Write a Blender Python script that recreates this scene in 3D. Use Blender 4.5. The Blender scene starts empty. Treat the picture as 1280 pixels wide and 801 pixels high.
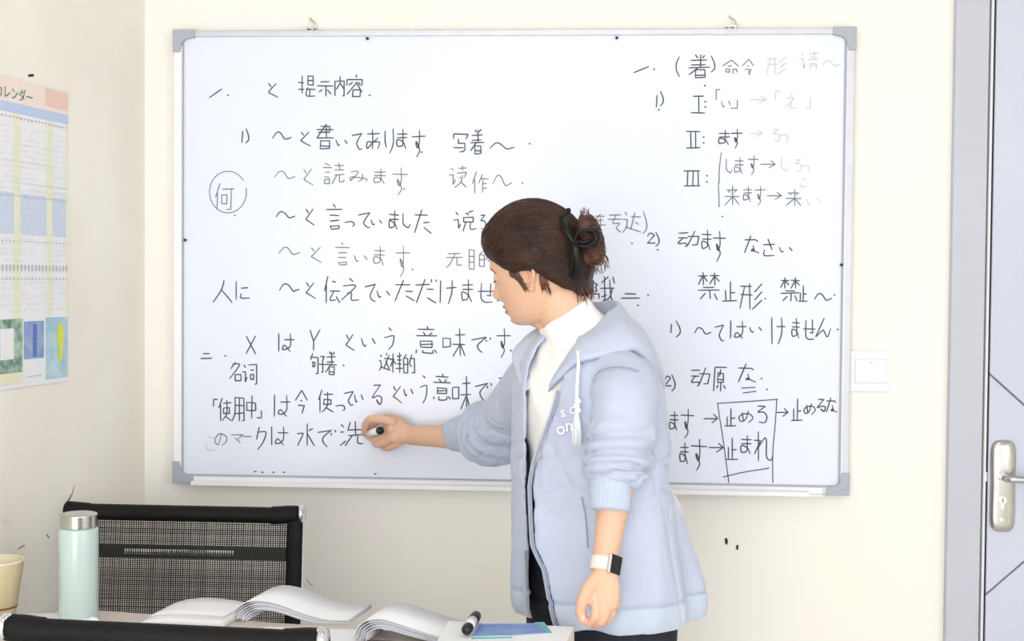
import bpy, bmesh, math, random
import numpy as np
from mathutils import Vector, Matrix, noise
from math import pi, sin, cos, radians as RD
random.seed(7); np.random.seed(7)
S = bpy.context.scene; COL = S.collection

# ---------------------------------------------------------------- camera
FPX = 1700.0
CAM = np.array([.214, -3.024, 1.36]); YAW, PITCH, ROLL = 0.06734, 0.02894, 0.00827
def cam_axes():
    F = np.array([-sin(YAW), cos(YAW), 0.]); R = np.array([cos(YAW), sin(YAW), 0.]); U = np.array([0, 0, 1.])
    F2 = F*cos(PITCH)-U*sin(PITCH); U2 = U*cos(PITCH)+F*sin(PITCH)
    return F2, R*cos(ROLL)+U2*sin(ROLL), U2*cos(ROLL)-R*sin(ROLL)
F_, R_, U_ = cam_axes()
def ray(px, py): return F_*FPX+R_*(px-640)-U_*(py-400.5)
def P(px, py, Y):
    d = ray(px, py); return CAM+d*((Y-CAM[1])/d[1])
def PZ(px, py, z):
    d = ray(px, py); return CAM+d*((z-CAM[2])/d[2])
cd = bpy.data.cameras.new('camera'); cam = bpy.data.objects.new('camera', cd); COL.objects.link(cam)
cd.sensor_width = 36; cd.lens = FPX/1280*36; cd.clip_start = .05
cam.matrix_world = Matrix(((R_[0], U_[0], -F_[0], CAM[0]), (R_[1], U_[1], -F_[1], CAM[1]), (R_[2], U_[2], -F_[2], CAM[2]), (0, 0, 0, 1)))
S.camera = cam

# ---------------------------------------------------------------- light
w = bpy.data.worlds.new('world'); S.world = w; w.use_nodes = True
w.node_tree.nodes['Background'].inputs[0].default_value = (.93, .97, 1, 1)
w.node_tree.nodes['Background'].inputs[1].default_value = 2.0
def area(name, loc, rot, sx, sy, power, col):
    l = bpy.data.lights.new(name, 'AREA'); l.shape = 'RECTANGLE'; l.size = sx; l.size_y = sy; l.energy = power; l.color = col
    o = bpy.data.objects.new(name, l); COL.objects.link(o); o.location = loc; o.rotation_euler = rot; return o
area('ceiling_panel_light', (.75, -1.75, 2.76), (0, 0, 0), 1.2, .6, 1.2, (1, .985, .96))
area('ceiling_panel_light', (.4, -3.9, 2.76), (0, 0, 0), 1.8, 1.2, 4, (1, .985, .96))
area('window_light', (2.15, -3.25, 1.6), (0, RD(90), 0), 1.3, 1.2, 15, (.95, .98, 1))
area('rear_fill_light', (-.7, -4.9, 1.1), (RD(90), 0, RD(-6)), 1.9, 1.6, 62, (1, .99, .97))  # unseen fill added behind the camera to brighten the back wall
S.view_settings.view_transform = 'Standard'; S.view_settings.look = 'None'; S.view_settings.gamma = 1
S.view_settings.use_curve_mapping = False
S.view_settings.exposure = -0.13

# ---------------------------------------------------------------- helpers
def srgb(r, g, b):
    f = lambda c: (c/255/12.92 if c/255 <= .04045 else ((c/255+.055)/1.055)**2.4)
    return (f(r), f(g), f(b), 1)
MATS = {}
def mat(name, rgb, rough=.6, metal=0., noise_scale=0, noise_amt=.06, bump=0, bump_scale=200, spec=.5, sss=0, sheen=0, attr=False, coat=0, stretch=(1, 1, 1), alpha=1, trans=0, rgb2=None, ns_detail=3):
    m = bpy.data.materials.new(name); m.use_nodes = True; nt = m.node_tree; N = nt.nodes; L = nt.links
    b = N['Principled BSDF']; b.inputs['Roughness'].default_value = rough; b.inputs['Metallic'].default_value = metal
    b.inputs['Specular IOR Level'].default_value = spec
    c = srgb(*rgb); b.inputs['Base Color'].default_value = c
    if sss: b.inputs['Subsurface Weight'].default_value = sss; b.inputs['Subsurface Radius'].default_value = (.012, .005, .003); b.inputs['Subsurface Scale'].default_value = 1
    if sheen: b.inputs['Sheen Weight'].default_value = sheen; b.inputs['Sheen Roughness'].default_value = .5
    if coat: b.inputs['Coat Weight'].default_value = coat; b.inputs['Coat Roughness'].default_value = .12
    if trans: b.inputs['Transmission Weight'].default_value = trans
    tc = N.new('ShaderNodeTexCoord'); mp = N.new('ShaderNodeMapping'); mp.inputs['Scale'].default_value = stretch
    L.new(tc.outputs['Object'], mp.inputs['Vector'])
    src = None
    if noise_scale:
        n = N.new('ShaderNodeTexNoise'); n.inputs['Scale'].default_value = noise_scale; n.inputs['Detail'].default_value = ns_detail
        L.new(mp.outputs[0], n.inputs['Vector'])
        mx = N.new('ShaderNodeMix'); mx.data_type = 'RGBA'
        c2 = srgb(*rgb2) if rgb2 else tuple(max(0, x*(1-noise_amt*2)) for x in c[:3])+(1,)
        cr = N.new('ShaderNodeMapRange'); cr.inputs[1].default_value = .35; cr.inputs[2].default_value = .65
        L.new(n.outputs['Fac'], cr.inputs[0]); L.new(cr.outputs[0], mx.inputs[0])
        mx.inputs[6].default_value = c; mx.inputs[7].default_value = c2; src = mx.outputs[2]
    if attr:
        a = N.new('ShaderNodeAttribute'); a.attribute_name = 'Col'
        if src is None: src = a.outputs['Color']
        else:
            mm = N.new('ShaderNodeMix'); mm.data_type = 'RGBA'; mm.blend_type = 'MULTIPLY'; mm.inputs[0].default_value = 1
            L.new(src, mm.inputs[6]); L.new(a.outputs['Color'], mm.inputs[7]); src = mm.outputs[2]
    if src is not None: L.new(src, b.inputs['Base Color'])
    if bump:
        n2 = N.new('ShaderNodeTexNoise'); n2.inputs['Scale'].default_value = bump_scale; L.new(mp.outputs[0], n2.inputs['Vector'])
        bp = N.new('ShaderNodeBump'); bp.inputs['Strength'].default_value = bump; bp.inputs['Distance'].default_value = .002
        L.new(n2.outputs['Fac'], bp.inputs['Height']); L.new(bp.outputs[0], b.inputs['Normal'])
    MATS[name] = m; return m

def link(name, me, m=None, parent=None, smooth=False):
    o = bpy.data.objects.new(name, me); COL.objects.link(o)
    if m is not None: me.materials.clear(); me.materials.append(m)
    if smooth: me.polygons.foreach_set('use_smooth', [True]*len(me.polygons))
    if parent is not None: o.parent = parent
    return o
def mesh(name, vf, m, parent=None, smooth=False, local=None):
    """vf = (verts, faces) in WORLD coordinates; stored relative to `local` origin (the parent's)"""
    v, f = vf; v = np.array(v, float)
    if local is None and parent is not None: local = ORG.get(parent.name, None)
    if local is not None: v = v-np.array(local)
    me = bpy.data.meshes.new(name); me.from_pydata([tuple(x) for x in v], [], [tuple(int(i) for i in q) for q in f]); me.update()
    return link(name, me, m, parent, smooth)
ORG = {}
def thing(name, label, cat, loc, group=None):
    o = bpy.data.objects.new(name, None); COL.objects.link(o); o.location = tuple(loc); o.empty_display_size = .05
    o['label'] = label; o['category'] = cat
    if group: o['group'] = group
    ORG[o.name] = tuple(loc); return o
def top(o, label, cat, group=None):
    o['label'] = label; o['category'] = cat
    if group: o['group'] = group
    return o
def join(*parts):
    V = []; F = []; k = 0
    for v, f in parts:
        v = np.asarray(v, float)
        if len(v) == 0: continue
        V.append(v); F += [tuple(i+k for i in q) for q in f]; k += len(v)
    return np.vstack(V), F
def box(x0, x1, y0, y1, z0, z1):
    v = [(x0, y0, z0), (x1, y0, z0), (x1, y1, z0), (x0, y1, z0), (x0, y0, z1), (x1, y0, z1), (x1, y1, z1), (x0, y1, z1)]
    return np.array(v), [(0, 3, 2, 1), (4, 5, 6, 7), (0, 1, 5, 4), (1, 2, 6, 5), (2, 3, 7, 6), (3, 0, 4, 7)]
def xf(vf, M):
    v, f = vf; M = np.array(M); return np.asarray(v)@M[:3, :3].T+M[:3, 3], f
def rz(a, t=(0, 0, 0)):
    c, s = cos(a), sin(a); return np.array([[c, -s, 0, t[0]], [s, c, 0, t[1]], [0, 0, 1, t[2]], [0, 0, 0, 1]])
def smoothpath(pts, n):
    pts = np.array(pts, float); m = len(pts)
    if m < 3:
        t = np.linspace(0, 1, n)[:, None]; return pts[0]*(1-t)+pts[-1]*t
    ext = np.vstack([2*pts[0]-pts[1], pts, 2*pts[-1]-pts[-2]]); out = []
    for s in np.linspace(0, m-1, n):
        i = min(int(s), m-2); t = s-i; p0, p1, p2, p3 = ext[i], ext[i+1], ext[i+2], ext[i+3]
        out.append(.5*((2*p1)+(-p0+p2)*t+(2*p0-5*p1+4*p2-p3)*t*t+(-p0+3*p1-3*p2+p3)*t**3))
    return np.array(out)
def tube(path, rad, n=12, ref=(0, 0, 1), caps=True, round_end=False, prof=None):
    """path Nx3; rad: scalar, N, or Nx2; prof(i_frac, theta)->extra radius"""
    p = np.array(path, float); N = len(p); r = np.array(rad, float)
    if r.ndim == 0: r = np.full((N, 2), float(r))
    elif r.ndim == 1: r = np.stack([r, r], 1) if len(r) == N else np.tile(r, (N, 1))
    if round_end:
        T0 = p[0]-p[1]; T0 /= np.linalg.norm(T0)+1e-9; T1 = p[-1]-p[-2]; T1 /= np.linalg.norm(T1)+1e-9
        pre, pr, po, rr = [], [], [], []
        for a in (75, 50, 25):
            pre.append(p[0]+T0*r[0].mean()*sin(RD(a))); pr.append(r[0]*cos(RD(a)))
        for a in (25, 50, 75):
            po.append(p[-1]+T1*r[-1].mean()*sin(RD(a))); rr.append(r[-1]*cos(RD(a)))
        p = np.vstack([pre, p, po]); r = np.vstack([pr, r, rr]); N = len(p)
    T = np.gradient(p, axis=0); T /= np.linalg.norm(T, axis=1)[:, None]+1e-12
    ref = np.array(ref, float); a = ref-T[0]*ref.dot(T[0])
    if np.linalg.norm(a) < 1e-3: ref = np.array([1., .3, 0]); a = ref-T[0]*ref.dot(T[0])
    a /= np.linalg.norm(a); V = []
    th = np.linspace(0, 2*pi, n, endpoint=False)
    for i in range(N):
        a = a-T[i]*a.dot(T[i]); a /= np.linalg.norm(a); b = np.cross(T[i], a)
        e = np.array([prof(i/(N-1), t) for t in th]) if prof else 0
        V.append(p[i]+np.outer(np.cos(th)*(r[i, 0]+e), a)+np.outer(np.sin(th)*(r[i, 1]+e), b))
    V = np.vstack(V); F = []
    for i in range(N-1):
        for j in range(n):
            k = (j+1) % n; F.append((i*n+j, i*n+k, (i+1)*n+k, (i+1)*n+j))
    if caps: F += [tuple(range(n-1, -1, -1)), tuple((N-1)*n+j for j in range(n))]
    return V, F
def ellipsoid(c, r, axes=None, nu=24, nv=16):
    V = []; F = []
    A = np.eye(3) if axes is None else np.array(axes)
    for i in range(nv+1):
        ph = pi*i/nv
        for j in range(nu):
            t = 2*pi*j/nu; V.append(np.array(c)+(np.array([sin(ph)*cos(t)*r[0], sin(ph)*sin(t)*r[1], cos(ph)*r[2]])@A))
    for i in range(nv):
        for j in range(nu):
            k = (j+1) % nu; F.append((i*nu+j, (i+1)*nu+j, (i+1)*nu+k, i*nu+k))
    return np.array(V), F
def lathe(prof, c, n=48):
    V = []; F = []; m = len(prof)
    for r, z in prof:
        for j in range(n): V.append((c[0]+r*cos(2*pi*j/n), c[1]+r*sin(2*pi*j/n), c[2]+z))
    for i in range(m-1):
        for j in range(n):
            k = (j+1) % n; F.append((i*n+j, i*n+k, (i+1)*n+k, (i+1)*n+j))
    return np.array(V), F
def grid(fn, nu, nv, cu=False):
    V = [fn(i/(nu if cu else nu-1), j/(nv-1)) for j in range(nv) for i in range(nu)]; F = []
    for j in range(nv-1):
        for i in range(nu if cu else nu-1):
            k = (i+1) % nu; F.append((j*nu+i, j*nu+k, (j+1)*nu+k, (j+1)*nu+i))
    return np.array(V), F
def shell(fo, fi, nu, nv):
    """closed solid between two open grids"""
    Vo, Fo = grid(fo, nu, nv); Vi, Fi = grid(fi, nu, nv); k = len(Vo)
    F = list(Fo)+[tuple(reversed([a+k for a in q])) for q in Fi]
    for i in range(nu-1):
        F.append((i+1, i, i+k, i+1+k)); a = (nv-1)*nu+i; F.append((a, a+1, a+1+k, a+k))
    for j in range(nv-1):
        a = j*nu; F.append((a, a+nu, a+nu+k, a+k)); a = j*nu+nu-1; F.append((a+nu, a, a+k, a+nu+k))
    return np.vstack([Vo, Vi]), F
def bevelled(vf, wd, seg=2):
    v, f = vf; bm = bmesh.new(); vs = [bm.verts.new(tuple(x)) for x in v]
    for q in f: bm.faces.new([vs[i] for i in q])
    bm.normal_update(); bmesh.ops.bevel(bm, geom=bm.edges[:], offset=wd, segments=seg, affect='EDGES', profile=.6)
    bm.verts.index_update(); V = np.array([tuple(x.co) for x in bm.verts]); F = [tuple(x.index for x in q.verts) for q in bm.faces]; bm.free(); return V, F
def remeshed(name, parts, voxel, sm, m, parent, disp=None, post=3, local=None):
    v, f = join(*parts)
    me = bpy.data.meshes.new('tmp'); me.from_pydata([tuple(x) for x in v], [], f); me.update()
    o = bpy.data.objects.new('tmp', me); COL.objects.link(o)
    md = o.modifiers.new('r', 'REMESH'); md.mode = 'VOXEL'; md.voxel_size = voxel; md.adaptivity = 0
    if sm: s = o.modifiers.new('s', 'SMOOTH'); s.factor = .5; s.iterations = sm
    dg = bpy.context.evaluated_depsgraph_get(); nm = bpy.data.meshes.new_from_object(o.evaluated_get(dg))
    bpy.data.objects.remove(o); nm.name = name; n = len(nm.vertices)
    co = np.empty(n*3); nm.vertices.foreach_get('co', co); co = co.reshape(-1, 3)
    if disp is not None:
        no = np.empty(n*3); nm.vertex_normals.foreach_get('vector', no); no = no.reshape(-1, 3)
        co = co+no*disp(co, no)[:, None]
    if local is None: local = ORG.get(parent.name, (0, 0, 0)) if parent is not None else (0, 0, 0)
    nm.vertices.foreach_set('co', (co-np.array(local)).ravel()); nm.update()
    ob = link(name, nm, m, parent, True); return ob, co
def paint(ob, cols):
    a = ob.data.color_attributes.new('Col', 'FLOAT_COLOR', 'POINT'); c = np.ones((len(cols), 4)); c[:, :3] = cols
    a.data.foreach_set('color', c.ravel())
def lin(rgb): return np.array(srgb(*rgb)[:3])
def fbm(co, sc, seed=0):
    return np.array([noise.noise(Vector((float(x)*sc[0]+seed, float(y)*sc[1], float(z)*sc[2]))) for x, y, z in co])
def structure(o): o['kind'] = 'structure'; return o

# ---------------------------------------------------------------- materials
M_wall = mat('wall_paint', (243, 240, 231), .85, noise_scale=2.2, noise_amt=.015, bump=.15, bump_scale=60, rgb2=(244, 239, 234))
M_wall_left = mat('wall_paint_worn', (247, 243, 232), .85, noise_scale=3.5, bump=.25, bump_scale=40, rgb2=(242, 235, 225), ns_detail=8)
M_floor = mat('floor_tile', (232, 229, 224), .35, noise_scale=5, noise_amt=.03)
M_ceil = mat('ceiling_paint', (214, 213, 210), .9)
M_board = mat('board_enamel', (229, 234, 247), .22, spec=.35, noise_scale=1.5, rgb2=(227, 232, 248))
M_alu = mat('board_aluminium', (205, 205, 212), .35, .35, noise_scale=30, noise_amt=.03)
M_tray = mat('tray_white', (240, 240, 242), .4)
M_corner = mat('corner_plastic', (170, 173, 184), .45)
M_ink = mat('marker_ink', (74, 74, 86), .6)
M_ink2 = mat('marker_ink_mid', (118, 118, 130), .6)
M_ink3 = mat('marker_ink_faint', (196, 198, 206), .6)
M_white = mat('switch_plastic', (238, 238, 240), .3)
M_frame = mat('door_frame_paint', (192, 194, 206), .5, noise_scale=3, noise_amt=.02)
M_door = mat('door_leaf_paint', (200, 204, 220), .42, noise_scale=2, noise_amt=.02)
M_groove = mat('door_groove', (120, 122, 136), .6)
M_edge = mat('door_edge_light', (226, 227, 232), .4)
M_steel = mat('brushed_steel', (205, 203, 198), .22, 1, noise_scale=25, noise_amt=.06, bump=.08, bump_scale=90)
M_chrome = mat('chrome', (225, 226, 230), .12, 1)
M_black = mat('black_fabric', (11, 11, 13), .6, spec=.25, bump=.3, bump_scale=700, noise_scale=400, noise_amt=.2)
M_thread = mat('mesh_thread', (28, 27, 29), .6)
M_bplastic = mat('black_plastic', (22, 22, 24), .35)
M_mint = mat('mint_enamel', (194, 214, 211), .25, coat=.4)
M_cup = mat('kraft_paper_cup', (216, 200, 168), .7, noise_scale=60, rgb2=(212, 192, 150), stretch=(1, 1, .25))
M_cupin = mat('cup_lining', (238, 228, 200), .6)
M_brown = mat('cup_stripe', (132, 82, 50), .7)
M_desk = mat('desk_laminate', (226, 214, 206), .4, noise_scale=6, rgb2=(219, 205, 196), stretch=(1, 8, 1))
M_deskleg = mat('desk_leg_grey', (120, 120, 124), .4, .6)
M_paper = mat('paper_white', (244, 244, 247), .8)
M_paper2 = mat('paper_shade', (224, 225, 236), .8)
M_cover = mat('dark_cover', (74, 62, 62), .5)
M_blue = mat('blue_print', (104, 140, 200), .4, noise_scale=18, rgb2=(140, 165, 215), stretch=(1, 2.5, 1))
M_teal = mat('teal_print', (120, 195, 190), .4)
# calendar inks
M_cal = mat('calendar_paper', (240, 240, 243), .6)
M_pink = mat('calendar_pink', (243, 226, 216), .6)
M_cblue = mat('calendar_blue', (205, 216, 238), .6)
M_cblue2 = mat('calendar_header_blue', (192, 206, 236), .6)
M_cyel = mat('calendar_yellow', (236, 234, 205), .6)
M_cgrey = mat('calendar_grey_ink', (184, 187, 196), .6)
M_cfaint = mat('calendar_faint_ink', (228, 229, 235), .6)
M_cred = mat('calendar_salmon', (238, 204, 190), .6)
M_cgreen = mat('calendar_green', (176, 204, 184), .6, noise_scale=60, rgb2=(96, 130, 112))
M_cphoto = mat('calendar_blue_photo', (120, 145, 205), .6, noise_scale=35, rgb2=(170, 185, 215))
M_csky = mat('calendar_sky_photo', (160, 200, 216), .6, noise_scale=35, rgb2=(195, 220, 225))
M_clime = mat('calendar_lime', (222, 228, 70), .6)
M_ctitle = mat('calendar_title_ink', (70, 120, 110), .6)
# person
M_skin = mat('skin', (255, 255, 255), .48, sss=.12, attr=True, noise_scale=90, noise_amt=.015, bump=.06, bump_scale=500, spec=.4)
M_nail = mat('nail', (238, 196, 184), .25)
M_hair = mat('hair', (34, 21, 16), .45, noise_scale=14, rgb2=(62, 41, 31), stretch=(1, 1, 9), spec=.3)
M_strand = mat('hair_strand', (38, 23, 17), .42, noise_scale=30, rgb2=(72, 45, 32), spec=.35)
M_bun = mat('hair_bun', (92, 56, 40), .42, noise_scale=60, rgb2=(58, 34, 26), stretch=(1, 1, 3))
M_bunst = mat('bun_strand', (118, 74, 52), .4, noise_scale=40, rgb2=(70, 42, 30))
M_clip = mat('hair_clip_plastic', (12, 12, 13), .35, spec=.3)
M_brow = mat('brow_hair', (58, 44, 38), .7)
M_shirt = mat('white_knit', (247, 245, 243), .85, bump=.25, bump_scale=350, sheen=.2)
M_hood = mat('pale_blue_fleece', (255, 255, 255), .85, bump=.25, bump_scale=450, sheen=.25, attr=True, noise_scale=9, noise_amt=.02)
M_seam_shade = mat('seam_shadow', (150, 160, 188), .85)  # darker blue for stitched seams and the painted shade under the hood lip
M_rib = mat('ribbed_cuff', (188, 199, 219), .85, bump=.2, bump_scale=400, sheen=.2)
M_pants = mat('navy_cloth', (24, 28, 42), .8, bump=.2, bump_scale=400)
M_zip = mat('zip_teeth', (226, 230, 240), .35, .4)
M_tape = mat('zip_tape', (150, 160, 188), .8)
M_cord = mat('white_cord', (240, 242, 248), .8)
M_print = mat('print_white', (246, 247, 252), .7)
M_band = mat('watch_band_blush', (240, 226, 220), .45)
M_case = mat('watch_case', (214, 208, 206), .25, .6)
M_glass = mat('watch_glass', (10, 11, 14), .1)
M_shoe = mat('shoe_white', (232, 232, 232), .5)
M_lamp = bpy.data.materials.new('lamp_diffuser'); M_lamp.use_nodes = True
_b = M_lamp.node_tree.nodes['Principled BSDF']; _b.inputs['Emission Color'].default_value = (1, .98, .95, 1); _b.inputs['Emission Strength'].default_value = 1.3

# ---------------------------------------------------------------- room
XC = P(181, 400, 0)[0]; X1 = 2.3; Y0 = -5.2; H = 2.8
structure(mesh('floor', box(-2.0, X1+.1, Y0, .12, -.1, 0), M_floor))
structure(mesh('ceiling', box(-2.0, X1+.1, Y0, .12, H, H+.1), M_ceil))
wb = structure(mesh('wall_back', box(XC-.0, X1+.1, 0, .12, 0, H), M_wall)); ORG[wb.name] = (0, 0, 0)
LA = RD(8)                                   # side wall leaves the corner a little wider than square
LD = np.array([-sin(LA), -cos(LA), 0.]); LN = np.array([cos(LA), -sin(LA), 0.])   # along the wall to the viewer, into the room
def onleft(s, z, off=0.): return np.array([XC, 0, z])+LD*s+LN*off
v = [onleft(0, 0), onleft(5.2, 0), onleft(5.2, 0, -.1), onleft(0, 0, -.1)]
V = np.array(v+[q+np.array([0, 0, H]) for q in v])
wl = structure(mesh('wall_left', (V, box(0, 1, 0, 1, 0, 1)[1]), M_wall_left)); ORG[wl.name] = (0, 0, 0)
# right wall with a window opening that the daylight comes through
wr = structure(mesh('wall_right', join(box(X1, X1+.1, Y0, .0, 0, .9), box(X1, X1+.1, Y0, 0, 2.3, H), box(X1, X1+.1, -2.6, 0, .9, 2.3), box(X1, X1+.1, Y0, -3.9, .9, 2.3)), M_wall))
wf = structure(mesh('window_1', join(box(X1+.02, X1+.08, -3.9, -2.6, .9, .95), box(X1+.02, X1+.08, -3.9, -2.6, 2.25, 2.3), box(X1+.02, X1+.08, -3.9, -3.85, .95, 2.25), box(X1+.02, X1+.08, -2.65, -2.6, .95, 2.25), box(X1+.02, X1+.08, -3.275, -3.225, .95, 2.25)), M_white))
structure(mesh('baseboard_back', box(XC+.01, .955, -.012, 0, 0, .09), M_frame))
for (x, y, sx, sy) in ((.75, -1.75, 1.2, .6), (.4, -3.9, 1.8, 1.2)):
    t = thing('ceiling_lamp', 'square white panel lamp set in the ceiling '+('above the desk' if y > -3 else 'behind the camera'), 'lamp', (x, y, 2.8))
    fr = join(box(x-sx/2-.03, x+sx/2+.03, y-sy/2-.03, y-sy/2, 2.765, 2.8), box(x-sx/2-.03, x+sx/2+.03, y+sy/2, y+sy/2+.03, 2.765, 2.8), box(x-sx/2-.03, x-sx/2, y-sy/2, y+sy/2, 2.765, 2.8), box(x+sx/2, x+sx/2+.03, y-sy/2, y+sy/2, 2.765, 2.8))
    mesh('lamp_frame', fr, M_white, t); mesh('diffuser', box(x-sx/2, x+sx/2, y-sy/2, y+sy/2, 2.78, 2.8), M_lamp, t)

# marks on the walls
def flatpoly(pts, Y=-.0012, d=.001):
    pts = [P(a, b, 0) for a, b in pts]; n = len(pts); V = [(q[0], Y-d, q[2]) for q in pts]+[(q[0], 0, q[2]) for q in pts]
    return np.array(V), [tuple(range(n))]+[(i, i+n, (i+1) % n+n, (i+1) % n) for i in range(n)]
M_mark = mat('scuff_dark', (44, 42, 40), .8); M_crack = mat('plaster_crack', (150, 138, 124), .9)
mesh('wall_chip', flatpoly([(906, 673), (908.5, 672), (910, 676), (908.5, 681), (906.5, 679)]), M_mark, wb)
mesh('wall_chip', flatpoly([(920.5, 681), (923, 681), (922.5, 687), (920, 686)]), M_mark, wb)
def ribbon(pts, wpx, Y, d=.0004, px=True):
    """flat strip along pixel points on the plane Y"""
    q = np.array([P(a, b, Y) for a, b in pts]) if px else np.array(pts)
    p2 = q[:, [0, 2]]; T = np.gradient(p2, axis=0); T /= np.linalg.norm(T, axis=1)[:, None]+1e-9
    N = np.stack([-T[:, 1], T[:, 0]], 1); wv = np.broadcast_to(np.asarray(wpx, float), (len(q),))[:, None]/565/2
    p2 = p2.copy(); e = wv[0, 0]*.6; p2[0] -= T[0]*e; p2[-1] += T[-1]*e
    A = p2+N*wv; B = p2-N*wv; n = len(q)
    V = np.vstack([np.c_[A[:, 0], np.full(n, Y-d), A[:, 1]], np.c_[B[:, 0], np.full(n, Y-d), B[:, 1]]])
    return V, [(i, i+1, n+i+1, n+i) for i in range(n-1)]
mesh('wall_crack', ribbon([(593, 607), (604, 607.5), (612, 605.5), (628, 604), (641, 604.5)], 1.2, 0), M_mark, wb)
mesh('wall_crack', ribbon([(383, 724), (388, 730), (391, 733)], 1, 0), M_crack, wb)
def leftrib(pts, w):   # pts in (s,z)
    q = np.array([onleft(s, z, .0006) for s, z in pts]); T = np.gradient(q, axis=0); T /= np.linalg.norm(T, axis=1)[:, None]
    N = np.cross(T, LN); A = q+N*np.asarray(w)[:, None]/2; B = q-N*np.asarray(w)[:, None]/2; n = len(q)
    return np.vstack([A, B]), [(i, i+1, n+i+1, n+i) for i in range(n-1)]
def leftpt(px, py):    # pixel -> (s,z) on the side wall
    d = ray(px, py); p0 = np.array([XC, 0, 0]); t = (p0-CAM).dot(LN)/d.dot(LN); q = CAM+d*t; return (q-p0).dot(LD), q[2]
mesh('wall_scuff', leftrib([leftpt(80, 632), leftpt(85, 626), leftpt(90, 617), leftpt(93, 606)], [.006, .007, .004, .002]), M_crack, wl)
mesh('wall_scuff', leftrib([leftpt(35, 94.5), leftpt(42, 94)], [.005, .005]), M_mark, wl)
mesh('wall_scuff', leftrib([leftpt(58, 668), leftpt(61, 672)], [.004, .004]), M_crack, wl)
mesh('wall_scuff', leftrib([leftpt(2, 653), leftpt(7, 650), leftpt(12, 653)], [.004, .006, .003]), M_paper2, wl)
mesh('wall_scuff', leftrib([leftpt(22, 687), leftpt(27, 683), leftpt(31, 681)], [.002, .004, .002]), M_crack, wl)

# ---------------------------------------------------------------- door
FX0 = P(1185.5, 400, 0)[0]; FX1 = P(1227.5, 400, 0)[0]
fr = structure(mesh('door_frame', bevelled(join(box(FX0, FX1, -.02, 0, 0, 2.2))[0:2], .002, 1), M_frame)); fr.name = 'door_1'
ORG[fr.name] = (0, 0, 0)
mesh('frame_head', box(FX1, FX1+.95, -.02, 0, 2.12, 2.2), M_frame, fr)
mesh('frame_jamb', box(FX1+.88, FX1+.95, -.02, 0, 0, 2.12), M_frame, fr)
mesh('frame_lip', bevelled(box(FX1+.003, FX1+.0085, -.023, 0, 0, 2.12), .0015, 1), M_edge, fr)
mesh('frame_gap', box(FX1+.0085, FX1+.016, -.004, 0, 0, 2.12), M_mark, fr)
# leaf panels cut along the diagonal grooves
DX0 = FX1+.014; DX1 = FX1+.875; Yd = -.018
def zat(a, b, x):
    A = P(*a, Yd); B = P(*b, Yd); return A[2]+(B[2]-A[2])*(x-A[0])/(B[0]-A[0])
a1 = ((1230, 461), (1280, 506)); a2 = ((1229, 746), (1280, 702))
mid = (DX0+DX1)/2; g = .0025
zA0, zB0 = zat(*a1, DX0), zat(*a2, DX0)
sA = (zat(*a1, DX0+.1)-zA0)/.1; sB = (zat(*a2, DX0+.1)-zB0)/.1; xc = (zA0-zB0)/(sB-sA); zc = zA0+sA*xc; XL = DX0+xc; XR = DX1-xc; ge = g/abs(sA)
def panel(poly):
    n = len(poly); V = [(x, Yd, z) for x, z in poly]+[(x, Yd+.006, z) for x, z in poly]
    return bevelled((np.array(V), [tuple(range(n)), tuple(range(2*n-1, n-1, -1))]+[(i, i+n, (i+1) % n+n, (i+1) % n) for i in range(n)]), .0012, 1)
mesh('door_core', box(DX0+.001, DX1-.001, Yd+.0055, -.0005, .01, 2.11), M_groove, fr)
mesh('door_panel', panel([(DX0, 2.11), (DX0, zA0+g), (XL, zc+g), (XR, zc+g), (DX1, zA0+g), (DX1, 2.11)]), M_door, fr)
mesh('door_panel', panel([(DX0, zB0-g), (DX0, .01), (DX1, .01), (DX1, zB0-g), (XR, zc-g), (XL, zc-g)]), M_door, fr)
mesh('door_panel', panel([(DX0, zA0-g), (DX0, zB0+g), (XL-ge, zc)]), M_door, fr)
mesh('door_panel', panel([(DX1, zA0-g), (XR+ge, zc), (DX1, zB0+g)]), M_door, fr)
# handle: escutcheon, lever, lock
pc = P(1253, 607, Yd); hw = .0295; hh = .1
def plate_pt(u, v):
    pass
hV = []; n = 40
def outline(k, sh):   # slightly waisted rounded plate
    t = 2*pi*k/n; x = hw*sh*abs(cos(t))**.55*(1 if cos(t) > 0 else -1); z = hh*(sh**.25 if sh > 0 else 0)*abs(sin(t))**.35*(1 if sin(t) > 0 else -1)
    x *= 1-.12*cos(pi*z/(2*hh)) if abs(z) < hh else 1; return x, z
rings = [(1., 0), (1., -.004), (.86, -.009), (.55, -.0115)]; V = []
for sh, dy in rings:
    for k in range(n):
        x, z = outline(k, sh); V.append((pc[0]+x, Yd+dy, pc[2]+z))
F = [(i*n+k, i*n+(k+1) % n, (i+1)*n+(k+1) % n, (i+1)*n+k) for i in range(3) for k in range(n)]+[tuple(3*n+k for k in range(n))]
hd = mesh('door_handle', (V, F), M_steel, fr, True)
pl = P(1252, 595, Yd)
lp = smoothpath([(pl[0], Yd-.008, pl[2]), (pl[0], Yd-.034, pl[2]), (pl[0]+.005, Yd-.046, pl[2]), (pl[0]+.02, Yd-.05, pl[2]), (pl[0]+.06, Yd-.05, pl[2]-.001), (pl[0]+.12, Yd-.048, pl[2]-.001)], 30)
o = mesh('lever', tube(lp, .0078, 14, round_end=True), M_steel, hd, True, local=(0, 0, 0))
mesh('rose', join(tube([(pl[0], Yd-.009, pl[2]), (pl[0], Yd-.016, pl[2])], .012, 20)), M_steel, hd, local=(0, 0, 0))
pk = P(1251, 624, Yd)
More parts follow.
